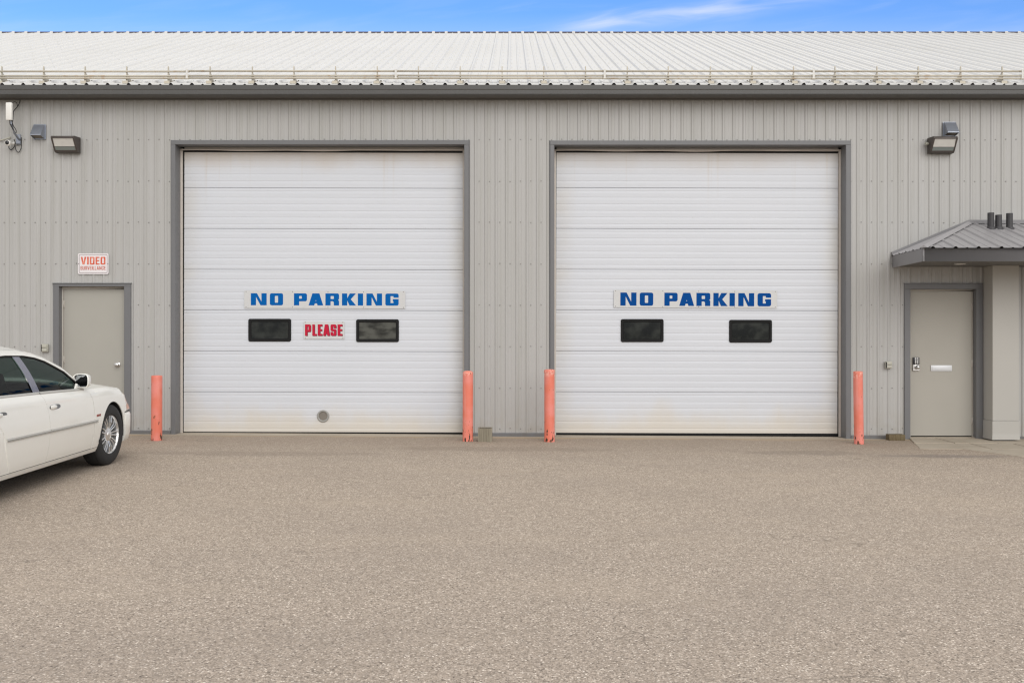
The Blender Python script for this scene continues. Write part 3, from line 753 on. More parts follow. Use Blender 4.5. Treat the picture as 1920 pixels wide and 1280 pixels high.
def text_mesh(name, items, x0, z0, h, yfront, th, mat, parent, drop=0.):
    """items: (letter, x offset, width, stem, stroke, radius) in cap heights; the letters stand thick on the board"""
    cu = bpy.data.curves.new(name, 'CURVE'); cu.dimensions = '2D'; cu.fill_mode = 'BOTH'; cu.extrude = th / 2
    for ch, xo, w, a, b, r in items:
        for poly in LET(ch, w, a, b, r):
            s = cu.splines.new('POLY'); s.points.add(len(poly) - 1); s.use_cyclic_u = True
            for p, (u, v) in zip(s.points, poly): p.co = ((xo + u) * h, v * h, 0, 1)
    tmp = bpy.data.objects.new('tmp', cu); C.objects.link(tmp)
    dg = bpy.context.evaluated_depsgraph_get(); me = bpy.data.meshes.new_from_object(tmp.evaluated_get(dg))
    bpy.data.objects.remove(tmp); bpy.data.curves.remove(cu)
    me.transform(Matrix.Translation((x0, yfront + th / 2, z0)) @ Matrix.Rotation(R(90), 4, 'X') )
    me.name = name; me.materials.clear(); me.materials.append(MATS[mat])
    o = bpy.data.objects.new(name, me); C.objects.link(o)
    if parent: o.parent = parent; o.matrix_parent_inverse = wmx(parent).inverted()
    return o
SY = DY - .008
def np_sign(px0, px1, py0, py1, tx0, tx1, ty0, ty1, mat, label, tilt):
    t_ = thing('parking_sign', at((px0 + px1) / 2, py1, SY), label, 'sign')
    a, b, z0_, z1_ = X(px0, SY), X(px1, SY), Z(py1, SY), Z(py0, SY)
    bd = MB().prism(rrect(a, z0_, b, z1_, .006, 2), SY - .006, SY - .002, 'y')
    for f_ in (.012, .30, .52, .74, .988):
        for zz in (z0_ + .016, z1_ - .016): bd.lathe([(.0, -.0022), (.005, -.002), (.007, 0)], (a + (b - a) * f_, SY - .006, zz), 'y', 10, mi=1)
    bd.build('board', ['board_grey', 'screw'], t_)
    h = Z(ty0, SY) - Z(ty1, SY); W = X(tx1, SY) - X(tx0, SY); k = W / h / 11.85
    w_ = []
    for ch, o_, wd in (('N', 0, 1.267), ('O', 1.525, 1.06), ('P', 3.46, 1.04), ('A', 4.63, 1.17), ('R', 5.98, 1.09), ('K', 7.31, 1.13), ('I', 8.58, .42), ('N', 9.27, 1.25), ('G', 10.785, 1.065)):
        w_.append((ch, o_ * k, wd * k, .415 * k if ch != 'O' else .40 * k, .215, .15))
    text_mesh('word', w_[:2], X(tx0, SY), Z(ty1, SY), h, SY - .0075, .0015, mat, t_)
    text_mesh('word', w_[2:], X(tx0, SY), Z(ty1, SY), h, SY - .0075, .0015, mat, t_)
    t_.rotation_euler.y = tilt
    return t_
np_sign(458, 760, 545, 578, 470.5, 747.5, 550, 572.5, 'blue_vinyl', 'NO PARKING sign in bright blue letters above the small red PLEASE sign', R(.15))
np_sign(1150.5, 1457, 544, 577, 1163, 1445.5, 549, 573.5, 'navy_vinyl', 'NO PARKING sign in dark blue letters on the garage door without a PLEASE sign', R(.3))
t_ = thing('please_sign', at(607.5, 636, SY), 'small grey sign with red word PLEASE between two black garage door windows', 'sign')
a, b, z0_, z1_ = X(569.5, SY), X(646, SY), Z(635.5, SY), Z(602.5, SY)
bd = MB().prism(rrect(a, z0_, b, z1_, .005, 2), SY - .005, SY, 'y')
for f_ in (.04, .96):
    for zz in (z0_ + .014, z1_ - .014): bd.lathe([(.0, -.0022), (.005, -.002), (.007, 0)], (a + (b - a) * f_, SY - .005, zz), 'y', 10, mi=1)
bd.build('board', ['board_grey', 'screw'], t_)
h = Z(608, SY) - Z(629.3, SY); W = X(642, SY) - X(572, SY); k = W / h / 3.22
its = [(c_, o_ * k, wd * k, .205 * k, .17, .12) for c_, o_, wd in (('P', 0, .5), ('L', .63, .38), ('E', 1.1, .39), ('A', 1.56, .58), ('S', 2.2, .49), ('E', 2.81, .41))]
text_mesh('lettering', its, X(572, SY), Z(629.3, SY), h, SY - .0075, .0015, 'red_vinyl', t_)
text_mesh('letter_shadow', its, X(572, SY) + .008, Z(629.3, SY) - .006, h, SY - .006, .001, 'dark_red_vinyl', t_)
# video surveillance sign
VY = -.024
t_ = thing('surveillance_sign', at(174.5, 514, VY), 'white VIDEO SURVEILLANCE sign with faded orange letters above the left grey door', 'sign')
a, b, z0_, z1_ = X(146, VY), X(203.5, VY), Z(514, VY), Z(475, VY)
MB().prism(rrect(a, z0_, b, z1_, .022), VY, VY + .004, 'y').build('board', 'sign_white', t_)
ln = MB(); A = rrect(a + .018, z0_ + .018, b - .018, z1_ - .018, .014); B = rrect(a + .0225, z0_ + .0225, b - .0225, z1_ - .0225, .011)
for i in range(len(A)):
    j = (i + 1) % len(A); ln.quad(*[(p[0], VY - .0012, p[1]) for p in (A[i], A[j], B[j], B[i])])
for q in (a + .010, b - .010): ln.lathe([(0, -.003), (.005, -.0025), (.006, 0)], (q, VY, (z0_ + z1_) / 2), 'y', 10)
ln.build('border_line', 'sign_line', t_)
h = Z(481.5, VY) - Z(496, VY); W = X(198, VY) - X(151.5, VY); k = W / h / 3.18
its = [(c_, o_ * k, wd * k, .195 * k, .155, .10) for c_, o_, wd in (('V', 0, .70), ('I', .80, .22), ('D', 1.16, .60), ('E', 1.90, .5), ('O', 2.54, .62))]
text_mesh('large_lettering', its, X(151.5, VY), Z(496, VY), h, VY - .0022, .0015, 'faded_orange', t_)
h2 = Z(499, VY) - Z(505.8, VY); W2 = X(198, VY) - X(151, VY)
seq = [('S', .5), ('U', .5), ('R', .52), ('V', .56), ('E', .44), ('I', .18), ('L', .40), ('L', .40), ('A', .58), ('N', .56), ('C', .48), ('E', .44)]
tot = sum(w_ for _, w_ in seq) + .12 * 11; k = W2 / h2 / tot; xo = 0; its = []
for c_, w_ in seq: its.append((c_, xo * k, w_ * k, .135 * k, .15, .10)); xo += w_ + .12
text_mesh('small_lettering', its, X(151, VY), Z(505.8, VY), h2, VY - .0022, .0015, 'faded_orange_small', t_)

# ------------------------------------------------------------------ wall lights, vents, boxes, camera
def wall_pack(px0, px1, py0, py1, label, knob):
    yb = -.019; a, b = X(px0, -.15), X(px1, -.15); z1_, z0_ = Z(py0, -.15), Z(py1, -.15); H = z1_ - z0_
    t_ = thing('wall_light', ((a + b) / 2, 0, z0_), label, 'wall light', 'floodlights high on the cladding')
    pr = [(yb, z1_), (-.215, z1_ - .012), (-.235, z1_ - .03), (-.235, z1_ - .045), (-.128, z0_ + .028), (-.115, z0_ + .008), (-.09, z0_), (yb, z0_)]
    m = MB(); e = .022
    m.prism(pr, a, a + e, 'x'); m.prism(pr, b - e, b, 'x')
    m.prism([(yb, z1_ - .001), (-.214, z1_ - .013), (-.232, z1_ - .03), (-.230, z1_ - .048), (-.19, z1_ - .05), (yb, z1_ - .04)], a + e, b - e, 'x')
    m.prism([(-.128, z0_ + .03), (-.114, z0_ + .009), (-.09, z0_ + .001), (yb, z0_ + .001), (yb, z0_ + .02), (-.10, z0_ + .03)], a + e, b - e, 'x')
    m.box(a + e, b - e, -.06, yb, z0_ + .02, z1_ - .04)
    m.build('housing', 'bronze_housing', t_, bevel=.003, seg=1)
    yt, zt_ = -.222, z1_ - .05; ym, zm_ = -.155, z0_ + .075; yl_, zl_ = -.122, z0_ + .03
    MB().prism([(yt, zt_), (yt + .012, zt_ - .015), (ym - .006, zm_ + .004), (ym + .05, zm_ + .01), (-.12, zt_)], a + e + .001, b - e - .001, 'x').build('lens', 'lamp_glass', t_)
    MB().prism([(ym - .002, zm_), (yl_ - .004, zl_), (-.07, zl_), (ym + .05, zm_ + .008)], a + e + .001, b - e - .001, 'x').build('lower_lens', 'lamp_glass_low', t_)
    if knob:
        zc_ = z0_ + H * .62
        MB().tube([(a + .003, -.06, zc_), (a - .022, -.06, zc_)], .016, 12).tube([(a - .02, -.06, zc_), (a - .045, -.06, zc_)], .024, 14).build('photocell', 'beige_plastic', t_)
    return t_
wall_pack(100, 143.5, 255, 285, 'dark bronze floodlight to the right of the security camera', False)
wall_pack(1746, 1791.5, 256, 286, 'dark bronze floodlight with a side photocell below a vent hood', True)
def vent_hood(px0, px1, py0, py1, label):
    yb = -.019; a, b = X(px0, -.1), X(px1, -.1); z1_, z0_ = Z(py0, -.05), Z(py1, -.1)
    t_ = thing('vent_hood', ((a + b) / 2, 0, z0_), label, 'vent', 'metal vent hoods on the wall')
    m = MB(); th = .004
    pr = [(yb, z1_), (yb - .025, z1_), (-.155, z0_ + .045), (-.155, z0_ + .03), (yb, z0_)]
    m.prism(pr, a, a + th, 'x'); m.prism(pr, b - th, b, 'x')
    m.prism([(yb, z1_ - .001), (yb - .0245, z1_ - .001), (-.153, z0_ + .045), (-.153, z0_ + .032), (-.148, z0_ + .034), (-.148, z0_ + .044), (yb - .022, z1_ - .006), (yb, z1_ - .006)], a + th, b - th, 'x')
    m.box(a - .012, b + .012, yb - .002, yb + .001, z0_ - .006, z1_ + .012)
    m.build('hood', 'galvanised', t_)
    MB().prism([(yb - .003, z1_ - .03), (yb - .03, z1_ - .03), (-.14, z0_ + .045), (yb - .003, z0_ + .015)], a + th + .001, b - th - .001, 'x').build('damper', 'port_flap', t_)
vent_hood(59.5, 79.5, 234, 259, 'galvanised vent hood between the security camera and a floodlight')
vent_hood(1774, 1795.5, 229.5, 254, 'galvanised vent hood right above the floodlight on the right')
def switch_box(px0, px1, py0, py1, label):
    a, b, z1_, z0_ = X(px0), X(px1), Z(py0), Z(py1); t_ = thing('switch_box', ((a + b) / 2, 0, z0_), label, 'switch box', 'beige switch boxes beside the doors')
    MB().box(a, b, -.06, -.0195, z0_, z1_).build('box', 'beige_plastic', t_, bevel=.005)
    zm = (z0_ + z1_) / 2
    for p, q in ((z0_ + .008, zm - .004), (zm + .004, z1_ - .008)): MB().box(a + .012, b - .008, -.074, -.0605, p, q).build('cover', 'beige_plastic', t_, bevel=.004)
    MB().box(a - .0, a + .010, -.07, -.0605, z0_ + .01, z1_ - .01).build('hinge', 'rubber', t_)
switch_box(81, 93, 644.5, 659.5, 'beige weatherproof switch box left of the door, above the white car')
switch_box(1658, 1670, 677, 690.5, 'beige weatherproof switch box left of the keypad door')
# wireless antenna on its bracket
AY = -.32
t_ = thing('wireless_antenna', at(38, 262, 0), 'white upright wireless antenna panel on a grey bracket under the gutter', 'antenna')
a, b, z1_, z0_ = X(12.3, AY), X(23.6, AY), Z(193, AY), Z(226, AY)
MB().box(a, b, AY - .03, AY + .02, z0_, z1_).build('panel', 'white_plastic', t_, bevel=.010)
P = lambda px, py, y: at(px, py, y)
MB().tube([P(21, 212, AY + .03), P(21.5, 233, AY + .04), P(27, 250, -.2), P(36, 262, -.05), P(38, 262, -.02)], .015, 10).build('mast', 'galvanised', t_)
MB().box(X(32), X(40.5), -.035, -.0195, Z(272), Z(253)).box(X(33), X(40), -.05, -.035, Z(270.5), Z(268.5)).build('wall_plate', 'galvanised', t_, bevel=.002, seg=1)
def cab(pts, r=.0055):
    pts = [Vector(p) for p in pts]; out = []
    for i in range(len(pts) - 1):
        p0, p1, p2, p3 = pts[max(i - 1, 0)], pts[i], pts[i + 1], pts[min(i + 2, len(pts) - 1)]
        for k in range(6):
            u = k / 6; out.append(.5 * ((2 * p1) + (-p0 + p2) * u + (2 * p0 - 5 * p1 + 4 * p2 - p3) * u * u + (-p0 + 3 * p1 - 3 * p2 + p3) * u ** 3))
    out.append(pts[-1]); return MB().tube(out, r, 7)
cab([P(18, 226, AY), P(19, 233, AY), P(24, 242, -.25), P(28.5, 249, -.2)]).build('cable', 'cable_black', t_)
cab([P(22, 226, AY), P(25, 236, AY + .05), P(30, 244, -.22), P(30, 250, -.18)]).build('cable', 'cable_black', t_)
cab([P(24, 228, -.3), P(25, 212, -.1), P(26, 208, -.04), P(33, 200, -.04), P(37, 192, -.04), P(38, 186, -.04)], .006).build('cable', 'cable_black', t_)
cab([P(33, 200, -.04), P(31, 193, -.04), P(27, 191, -.04), P(24, 193, -.06)], .0045).build('cable', 'cable_black', t_)
t_ = thing('security_camera', at(14, 268, -.1), 'small round white security camera with black lens near the left edge', 'camera')
cc = at(14.2, 268, -.17); rr_ = .041
MB().lathe([(.0, .07), (.03, .065), (.038, .05), (.042, .03), (.043, .015), (.041, -.01), (.033, -.018), (.030, -.012), (.0, -.012)], cc, 'y', 24).build('casing', 'white_plastic', t_)
MB().lathe([(.029, -.012), (.028, -.018), (.018, -.026), (.0, -.029)], cc, 'y', 24).build('lens', 'lens_black', t_)
MB().tube([(cc[0], cc[1] + .06, cc[2]), (cc[0] + .03, -.03, cc[2] + .02)], .014, 10).lathe([(.0, -.03), (.022, -.03), (.028, -.02), (.028, .0)], (cc[0] + .03, -.005, cc[2] + .02), 'y', 18).build('mount', 'white_plastic', t_)
cab([P(16.5, 272, -.1), P(17, 278, -.04), P(21, 281, -.04), P(26, 276, -.04), P(28.5, 268, -.045), P(26, 262, -.05)], .006).build('cable', 'cable_black', t_)
cab([P(28.5, 268, -.045), P(29, 279, -.04), P(34, 286, -.04), P(39, 280, -.04), P(40, 270, -.03), P(40, 258, -.03)], .006).build('cable', 'cable_black', t_)
tag(cab([P(-60, 274, -.035), P(-10, 265, -.035), P(6, 262, -.035), P(20, 257.5, -.035)], .009).build('wall_cable', 'beige_plastic'), 'thin beige cable on the wall running left from the antenna bracket', 'cable')

# ------------------------------------------------------------------ snow guard along the eave
SGY = -.12; sgz = EAVE_Z + (SGY - EAVE_Y) * math.tan(sl)
sg = thing('snow_guard', (0, SGY, sgz), 'beige three-rail snow guard on brackets along the roof edge', 'snow guard')
bx0 = X(4, SGY); bp = 78.1 * (DW + SGY) / F
ztop = Z(124.5, SGY)
proto = None; rnd = random.Random(4)
nb0, nb1 = -9, 33
def ruf(yy): return EAVE_Z + (yy - EAVE_Y) * math.tan(sl)
br = MB(); th = .007
# upright fin with a foot running up the slope
pr = [(SGY - .022, ruf(SGY - .022) + .012), (SGY - .012, ztop - .02), (SGY - .004, ztop), (SGY + .010, ztop - .015), (SGY + .020, ztop - .10), (SGY + .055, ruf(SGY) + .13), (SGY + .12, ruf(SGY + .12) + .045), (SGY + .16, ruf(SGY + .16) + .012)]
br.prism(pr, -th, th, 'x')
yb0, yb1 = SGY - .07, SGY + .17
br.prism([(yb0, ruf(yb0) + .004), (yb1, ruf(yb1) + .004), (yb1, ruf(yb1) + .010), (yb0, ruf(yb0) + .010)], -.055, .055, 'x')
br.prism([(yb0 - .0, ruf(yb0) + .010), (yb0 + .012, ruf(yb0) + .010), (yb0 + .012, ruf(yb0) + .045), (yb0, ruf(yb0) + .045)], -.04, .04, 'x')
for qx in (-.035, .035):
    for qy in (yb0 + .03, yb1 - .03): br.lathe([(.011, ruf(qy) + .008), (.011, ruf(qy) + .022), (.0, ruf(qy) + .024)], (qx, qy, 0), 'z', 6, mi=1)
proto = br.build('bracket', ['galv_beige', 'screw'], sg, weld=False)
base_x = 0
for k in range(nb0, nb1 + 1):
    o = proto if k == nb0 else proto.copy()
    if k != nb0: C.objects.link(o)
    o.location.x = bx0 + bp * k + rnd.uniform(-.006, .006)
xs0, xs1 = bx0 + bp * nb0 - .2, bx0 + bp * nb1 + .2
joints = [X(352, SGY) + 5 * bp * k for k in range(-3, 9)]
joints = [j for j in joints if xs0 < j < xs1]
for py, yy in ((133.7, SGY - .022), (142.2, SGY - .03), (147.2, SGY - .034)):
    e = [xs0] + joints + [xs1]; m = MB()
    for i, (a, b) in enumerate(zip(e, e[1:])):
        oz = rnd.uniform(-.004, .004)
        m.tube([(a, yy, Z(py, yy) + oz), (b - .02, yy, Z(py, yy) + oz + rnd.uniform(-.003, .003))], .0145, 8)
        if b != xs1: m.tube([(b - .03, yy, Z(py, yy) + oz), (b + .03, yy, Z(py, yy) + oz)], .018, 8)
    m.build('rail', 'galv_beige', sg)
for j in joints:
    MB().box(j - .012, j + .016, SGY - .052, SGY - .046, Z(149, SGY), Z(131.5, SGY)).build('rail_joiner', 'roof_white', sg)

# ------------------------------------------------------------------ bollards
def bollard(xb, y, h, r, dome, label, lean):
    z0_ = gz(xb)
    pr = [(r * 1.03, -.03), (r * 1.02, .03), (r, .12), (r, h - .05)]
    if dome == 'dome': pr += [(r, h - .035), (r * .93, h - .018), (r * .72, h - .006), (r * .35, h - .0005), (0, h)]
    elif dome == 'cap': pr += [(r * 1.0, h - .045), (r * 1.05, h - .042), (r * 1.05, h - .022), (r * .95, h - .006), (r * .6, h), (0, h + .002)]
    else: pr += [(r, h - .01), (r * .97, h - .003), (r * .9, h), (r * .5, h + .004), (0, h + .005)]
    m = MB().lathe(pr, (0, 0, 0), 'z', 32)
    # slightly dented, hand-painted pipe
    rn = random.Random(int(xb * 100))
    ph = [rn.uniform(0, 6.28) for _ in range(4)]
    for i, (a, b, c_) in enumerate(m.v):
        an = math.atan2(b, a); k = 1 + .012 * math.sin(3 * an + ph[0] + c_ * 5) + .01 * math.sin(2 * an + ph[1] - c_ * 9)
        m.v[i] = (a * k, b * k, c_)
    o = m.build('bollard', 'coral_paint'); o.location = (xb, y, z0_); o.rotation_euler = (0, lean, 0)
    return tag(o, label, 'bollard', 'coral bollards guarding the garage doors')
bollard(X(293.5, -.83), -.83, .897, .0741, 'flat', 'shortest coral bollard, flat-topped, between the white car and the left garage door', R(.35))
bollard(X(877.3, -.68), -.68, .988, .073, 'dome', 'coral bollard with smooth domed top beside the wooden box', 0)
bollard(X(1030.3, -.67), -.67, 1.015, .0738, 'cap', 'coral bollard with a scuffed cap at the left edge of the right garage door', 0)
bollard(X(1610.5, -.70), -.70, 1.015, .0655, 'flat', 'narrow leaning coral bollard between the right garage door and the entrance', R(-.75))
# short wooden box beside the second bollard
wx0, wx1, wy = X(896.3, -.77), X(922.7, -.77), -.77
wz = gz(wx0); wh = Z(803, wy) - wz
wb = MB(); ty = .022; W_ = wx1 - wx0
n_ = 2
for k in range(n_):
    wb.box(wx0 + W_ * k / n_ + .0008, wx0 + W_ * (k + 1) / n_ - .0008, wy, wy + ty, wz - .01, wz + wh + random.uniform(-.002, .002))
    wb.box(wx0 + W_ * k / n_ + .0008, wx0 + W_ * (k + 1) / n_ - .0008, wy + W_ - ty, wy + W_, wz - .01, wz + wh)
    q0, q1 = wy + ty + .001 + (W_ - 2 * ty) * k / n_, wy + ty - .001 + (W_ - 2 * ty) * (k + 1) / n_
    wb.box(wx0, wx0 + ty, q0, q1, wz - .01, wz + wh); wb.box(wx1 - ty, wx1, q0, q1, wz - .01, wz + wh)
wb.box(wx0 + ty, wx1 - ty, wy + ty, wy + W_ - ty, wz, wz + wh * .94, mi=1)  # dark filler just below the rim stands in for shade inside the box
tag(wb.build('wooden_box', ['grey_timber', 'hollow_shade'], bevel=.0015, seg=1), 'small weathered wooden box open at the top beside the domed bollard', 'box')
bx_ = MB().box(X(1664, -.2), X(1694, -.2), -.27, -.13, gz(5.6) - .01, gz(5.6) + .085)
tag(bx_.build('timber_offcut', 'brown_timber', bevel=.006), 'short brown timber block lying at the wall left of the keypad door', 'timber')

# ------------------------------------------------------------------ the parked car: +x right, +y forward, origin under the front axle
CARX, CARY, HEAD = -5.515, -3.28, R(2.1)
car = thing('parked_car', (CARX, CARY, gz(CARX)), 'white four-door saloon car parked nose-in at the left edge', 'car', rz=HEAD)
car.rotation_euler.y = math.atan(.0066)
WB = -2.99
def lerp_tab(tab, y):
    if y <= tab[0][0]: return tab[0][1]
    for (a, b), (c_, d) in zip(tab, tab[1:]):
        if y <= c_:
            u = (y - a) / (c_ - a); u = u * u * (3 - 2 * u) * .35 + u * .65
            return b + (d - b) * u
    return tab[-1][1]
FA, RA = (.40, .60, 3.0, 1.55), (-3.75, .72, 2.8, 1.6)     # nose and tail: start, length, plan exponents
def Wp(y):
    if y > FA[0]:
        q = min(1, (y - FA[0]) / FA[1]); return .968 * max(0, 1 - q ** FA[2]) ** (1 / FA[3])
    if y < RA[0]:
        q = min(1, (RA[0] - y) / RA[1]); return .955 * max(0, 1 - q ** RA[2]) ** (1 / RA[3])
    return lerp_tab([(-3.75, .955), (-2.6, .975), (-1.2, .98), (-.3, .978), (.40, .968)], y)
def ZT(y): return lerp_tab([(-4.5, .90), (-4.2, .94), (-3.5, .95), (-2.6, .928), (-1.6, .912), (-.6, .89), (0, .885), (.35, .855), (.60, .81), (.80, .755), (.95, .70), (1.0, .66)], y)
def inset(z, zt):
    """how far the flank leans in at a height"""
    v = [(.16, .085), (.24, .040), (.30, .022), (.42, .006), (.54, .0), (.66, .004), (.78, .017), (zt - .06, .034), (zt - .025, .052), (zt, .085)]
    for (a, b), (c_, d) in zip(v, v[1:]):
        if z <= c_: return b + (d - b) * max(0, (z - a)) / max(1e-6, c_ - a)
    return v[-1][1]
def side(y, z, push=0.):
    w_ = Wp(y + max(0, min(1, (y - .1) / .4)) * .85 * max(0, z - .57)); k = w_ / .97
    return max(0.02, w_ - inset(z, ZT(y)) * (1 if w_ > .6 else max(.3, k)) + push)
ARC = .372
def arch(y, yc): 
    return .345 + math.sqrt(max(0, ARC ** 2 - (y - yc) ** 2))
def patch(cols, zbf, ztf, nv=14, push=0., fold=.010, sgn=1, eL=None, eR=None, mb=None, rows_z=None):
    """flank panel: columns of y, bottom and top as functions of y, rims folded inwards for the shut lines"""
    m = mb or MB(); rows = []
    y0_, y1_ = cols[0], cols[-1]
    for y in cols:
        zb_, zt_ = zbf(y), ztf(y); col = []
        u = (y - y0_) / (y1_ - y0_)
        for i in range(nv + 1):
            v = i / nv; z = zb_ + (zt_ - zb_) * v
            yy = y + (eL(z) * (1 - u) if eL else 0) + (eR(z) * u if eR else 0)
            col.append((sgn * side(yy, z, push), yy, z))
        rows.append(col)
    if fold:
        ins = lambda p: (p[0] - sgn * fold, p[1], p[2])
        rows = [[ins(p) for p in rows[0]]] + rows + [[ins(p) for p in rows[-1]]]
        rows = [[ins(r[0])] + r + [ins(r[-1])] for r in rows]
    m.grid(rows)
    return m
def span(a, b, n): return [a + (b - a) * i / n for i in range(n + 1)]
SILL = lambda y: .235
CUTF = lambda z: -.030 * math.sin(min(1, max(0, (z - .25) / .65)) * 3.14159) * -1 - .018 * max(0, (z - .72) / .2)   # bow of the shut lines
CUTB = lambda z: .028 * math.sin(min(1, max(0, (z - .25) / .65)) * 3.14159) - .030 * max(0, (z - .70) / .24)
G_ = .0048
DF, DB = -.565, -1.655
DR = -2.53
belt = lambda y: ZT(y) - .0
nose_cols = []
for k in range(15):
    a = R(90 * k / 14); nose_cols.append(FA[0] + FA[1] * math.sin(a) ** (2 / FA[2]))
tail_cols = []
for k in range(15):
    a = R(90 * k / 14); tail_cols.append(RA[0] - RA[1] * math.sin(a) ** (2 / RA[2]))
tail_cols = tail_cols[::-1]
HL0 = .43                                   # headlight starts here
BUMP = .575
def fender_b(y): 
    if y < -.368: return .25
    if y <= .368: return max(.42, arch(y, 0))
    return BUMP
def fender_t(y): return ZT(y)
fcols = [DF + G_] + span(-.53, -.372, 4) + [-.3685] + [-.368 + .736 * (1 - math.cos(R(180 * k / 26))) / 2 for k in range(27)] + [.3685, .385, .40, .415, HL0 - .003]
def quarter_b(y):
    if WB - .368 <= y <= WB + .368: return max(.42, arch(y, WB))
    return .235 if y > WB else .50
qcols = [p for p in tail_cols if p < -3.80 ] + [-3.6, -3.45, WB - .3685] + [WB - .368 + .736 * (1 - math.cos(R(180 * k / 26))) / 2 for k in range(27)] + [WB + .3685, DR - G_]
for sg_ in (1, -1):
    patch(fcols, fender_b, fender_t, 14, sgn=sg_, eL=CUTF).build('front_fender', 'car_white', car, local=True, autosm=32)
    patch(qcols, quarter_b, ZT, 14, sgn=sg_, fold=0).build('rear_quarter', 'car_white', car, local=True, autosm=32)
    # sill panel below the doors
    patch(span(-2.615, -.375, 20), lambda y: .20, lambda y: .246, 3, sgn=sg_, push=.004).build('sill_panel', 'car_white', car, local=True)
    fd = patch(span(DB + G_, DF - G_, 24), lambda y: .252, belt, 18, sgn=sg_, eL=CUTB, eR=CUTF).build('front_door', 'car_white', car, local=True, autosm=32)
    rbot = lambda y: .252
    DRL = lambda z: (-(.0) + (.16 * max(0, (.62 - z) / .38) ** 1.4)) - .32 * max(0, (z - .62) / .32)
    rd = patch(span(DR + G_, DB - G_, 24), rbot, belt, 18, sgn=sg_, push=.003, eL=DRL, eR=CUTB).build('rear_door', 'car_white', car, local=True, autosm=32)
    # filler between the rear door and the arch
    patch(span(WB + .3685, DR + .20, 6), lambda y: .25, lambda y: .66, 8, push=-.004, fold=0, sgn=sg_).build('rear_quarter_lower', 'car_white', car, local=True)
    # side mouldings, one per panel
    def mould(a, b, eL=None, eR=None):
        m = MB(); cols = span(a, b, 14); rows = []
        prof_ = [(.525, .0), (.527, .011), (.536, .014), (.540, .006), (.543, .015), (.556, .013), (.560, .0)]
        for y in cols:
            u = (y - a) / (b - a)
            rows.append([(sg_ * (side(y + (eL(z) * (1 - u) if eL else 0) + (eR(z) * u if eR else 0), z) + h_), y + (eL(z) * (1 - u) if eL else 0) + (eR(z) * u if eR else 0), z - .02 * (y + .5) * .3) for z, h_ in prof_])
        m.grid(rows, smooth=False)
        m.quad(*rows[0]); m.quad(*rows[-1])
        return m
    mould(DB + .008, DF - .008, CUTB, CUTF).build('side_moulding', 'moulding_grey', fd, local=True)
    mould(DR + .03, DB - .008, DRL, CUTB).build('side_moulding', 'moulding_grey', rd, local=True)
    mould(DF + .008, DF + .10, CUTF, None).build('side_moulding', 'moulding_grey', car, local=True)
    # belt strip
    for dn, (a, b) in ((fd, (DB + .006 - .02, DF - .07)), (rd, (DR - .34, DB - .006 - .02))):
        m = MB(); rows = []
        for y in span(a, b, 16):
            zt_ = ZT(y); x_ = side(y, zt_)
            rows.append([(sg_ * (x_ + .006), y, zt_ - .006), (sg_ * (x_ + .008), y, zt_ + .006), (sg_ * (x_ - .004), y, zt_ + .016), (sg_ * (x_ - .03), y, zt_ + .018)])
        m.grid(rows); m.build('belt_strip', 'moulding_grey', dn, local=True)
    # door handles: painted paddle in a bright recess
    for dn, yh, zh in ((fd, DB + .17, .775), (rd, DR - .03, .785)):
        hx = side(yh, zh)
        m = MB(); pts_ = []
        for k in range(24):
            a = R(15 * k); pts_.append((yh + .118 * math.copysign(abs(math.cos(a)) ** .7, math.cos(a)), zh + .025 * math.copysign(abs(math.sin(a)) ** .8, math.sin(a))))
        m.prism(pts_, sg_ * (hx - .004), sg_ * (hx + .004), 'x')
        m.build('handle_recess', 'chrome_dark', dn, local=True, bevel=.002, seg=1)
        m = MB(); rows = []
        for i in range(9):
            u = i / 8; yy = yh - .114 + .145 * u; hgt_ = .023 * math.sin(R(25 + 130 * u)) ** .6
            rows.append([(sg_ * (hx + .004 + .016 * math.sin(R(180 * j / 8)) * math.sin(R(15 + 150 * u))), yy, zh + hgt_ * math.cos(R(180 * j / 8))) for j in range(9)])
        m.grid(rows); m.build('door_handle', 'car_white', dn, local=True)
    # badge on the fender
    yb_, zb_ = -.43, .600; hx = side(yb_, zb_)
    m = MB()
    for k, (q, w_) in enumerate(((-.05, .018), (-.028, .016), (-.008, .02), (.016, .014), (.034, .02))): m.box(min(sg_ * hx, sg_ * (hx + .005)), max(sg_ * hx, sg_ * (hx + .005)), yb_ + q, yb_ + q + w_, zb_ - .012 + .003 * (k % 2), zb_ + .012 - .002 * (k % 2))
    m.build('badge', 'badge_red', car, local=True, bevel=.001, seg=1)
# inner body: dark floor, wells and flank backing so that no gap shows daylight
core = MB()
for a, b in ((-4.2, WB - .40), (WB + .40, -.40), (.40, .78)):
    rows = []
    for y in span(a, b, 12):
        w_ = side(y, .5) - .045; zt_ = ZT(y) - .035
        rows.append([(-w_ + .05, y, .20), (-w_, y, .32), (-w_, y, .60), (-w_ + .06, y, zt_), (w_ - .06, y, zt_), (w_, y, .60), (w_, y, .32), (w_ - .05, y, .20), (-w_ + .05, y, .20)])
    core.grid(rows); core.quad(*rows[0][:-1]); core.quad(*rows[-1][:-1])
for yc in (0, WB):
    core.box(-.66, .66, yc - .42, yc + .42, .22, ZT(yc) - .05)
    for sg_ in (1, -1):        # wheel arch liners
        rows = []
        for k in range(25):
            a = R(-8 + 196 * k / 24); r_ = ARC + .004
            rows.append([(sg_ * .60, yc + r_ * math.cos(a), .345 + r_ * math.sin(a)), (sg_ * .90, yc + r_ * math.cos(a), .345 + r_ * math.sin(a)), (sg_ * (side(yc + r_ * math.cos(a), .5) - .012), yc + (r_ - .001) * math.cos(a), .345 + (r_ - .001) * math.sin(a))])
        core.grid(rows)
core.build('underbody', 'car_dark', car, local=True)
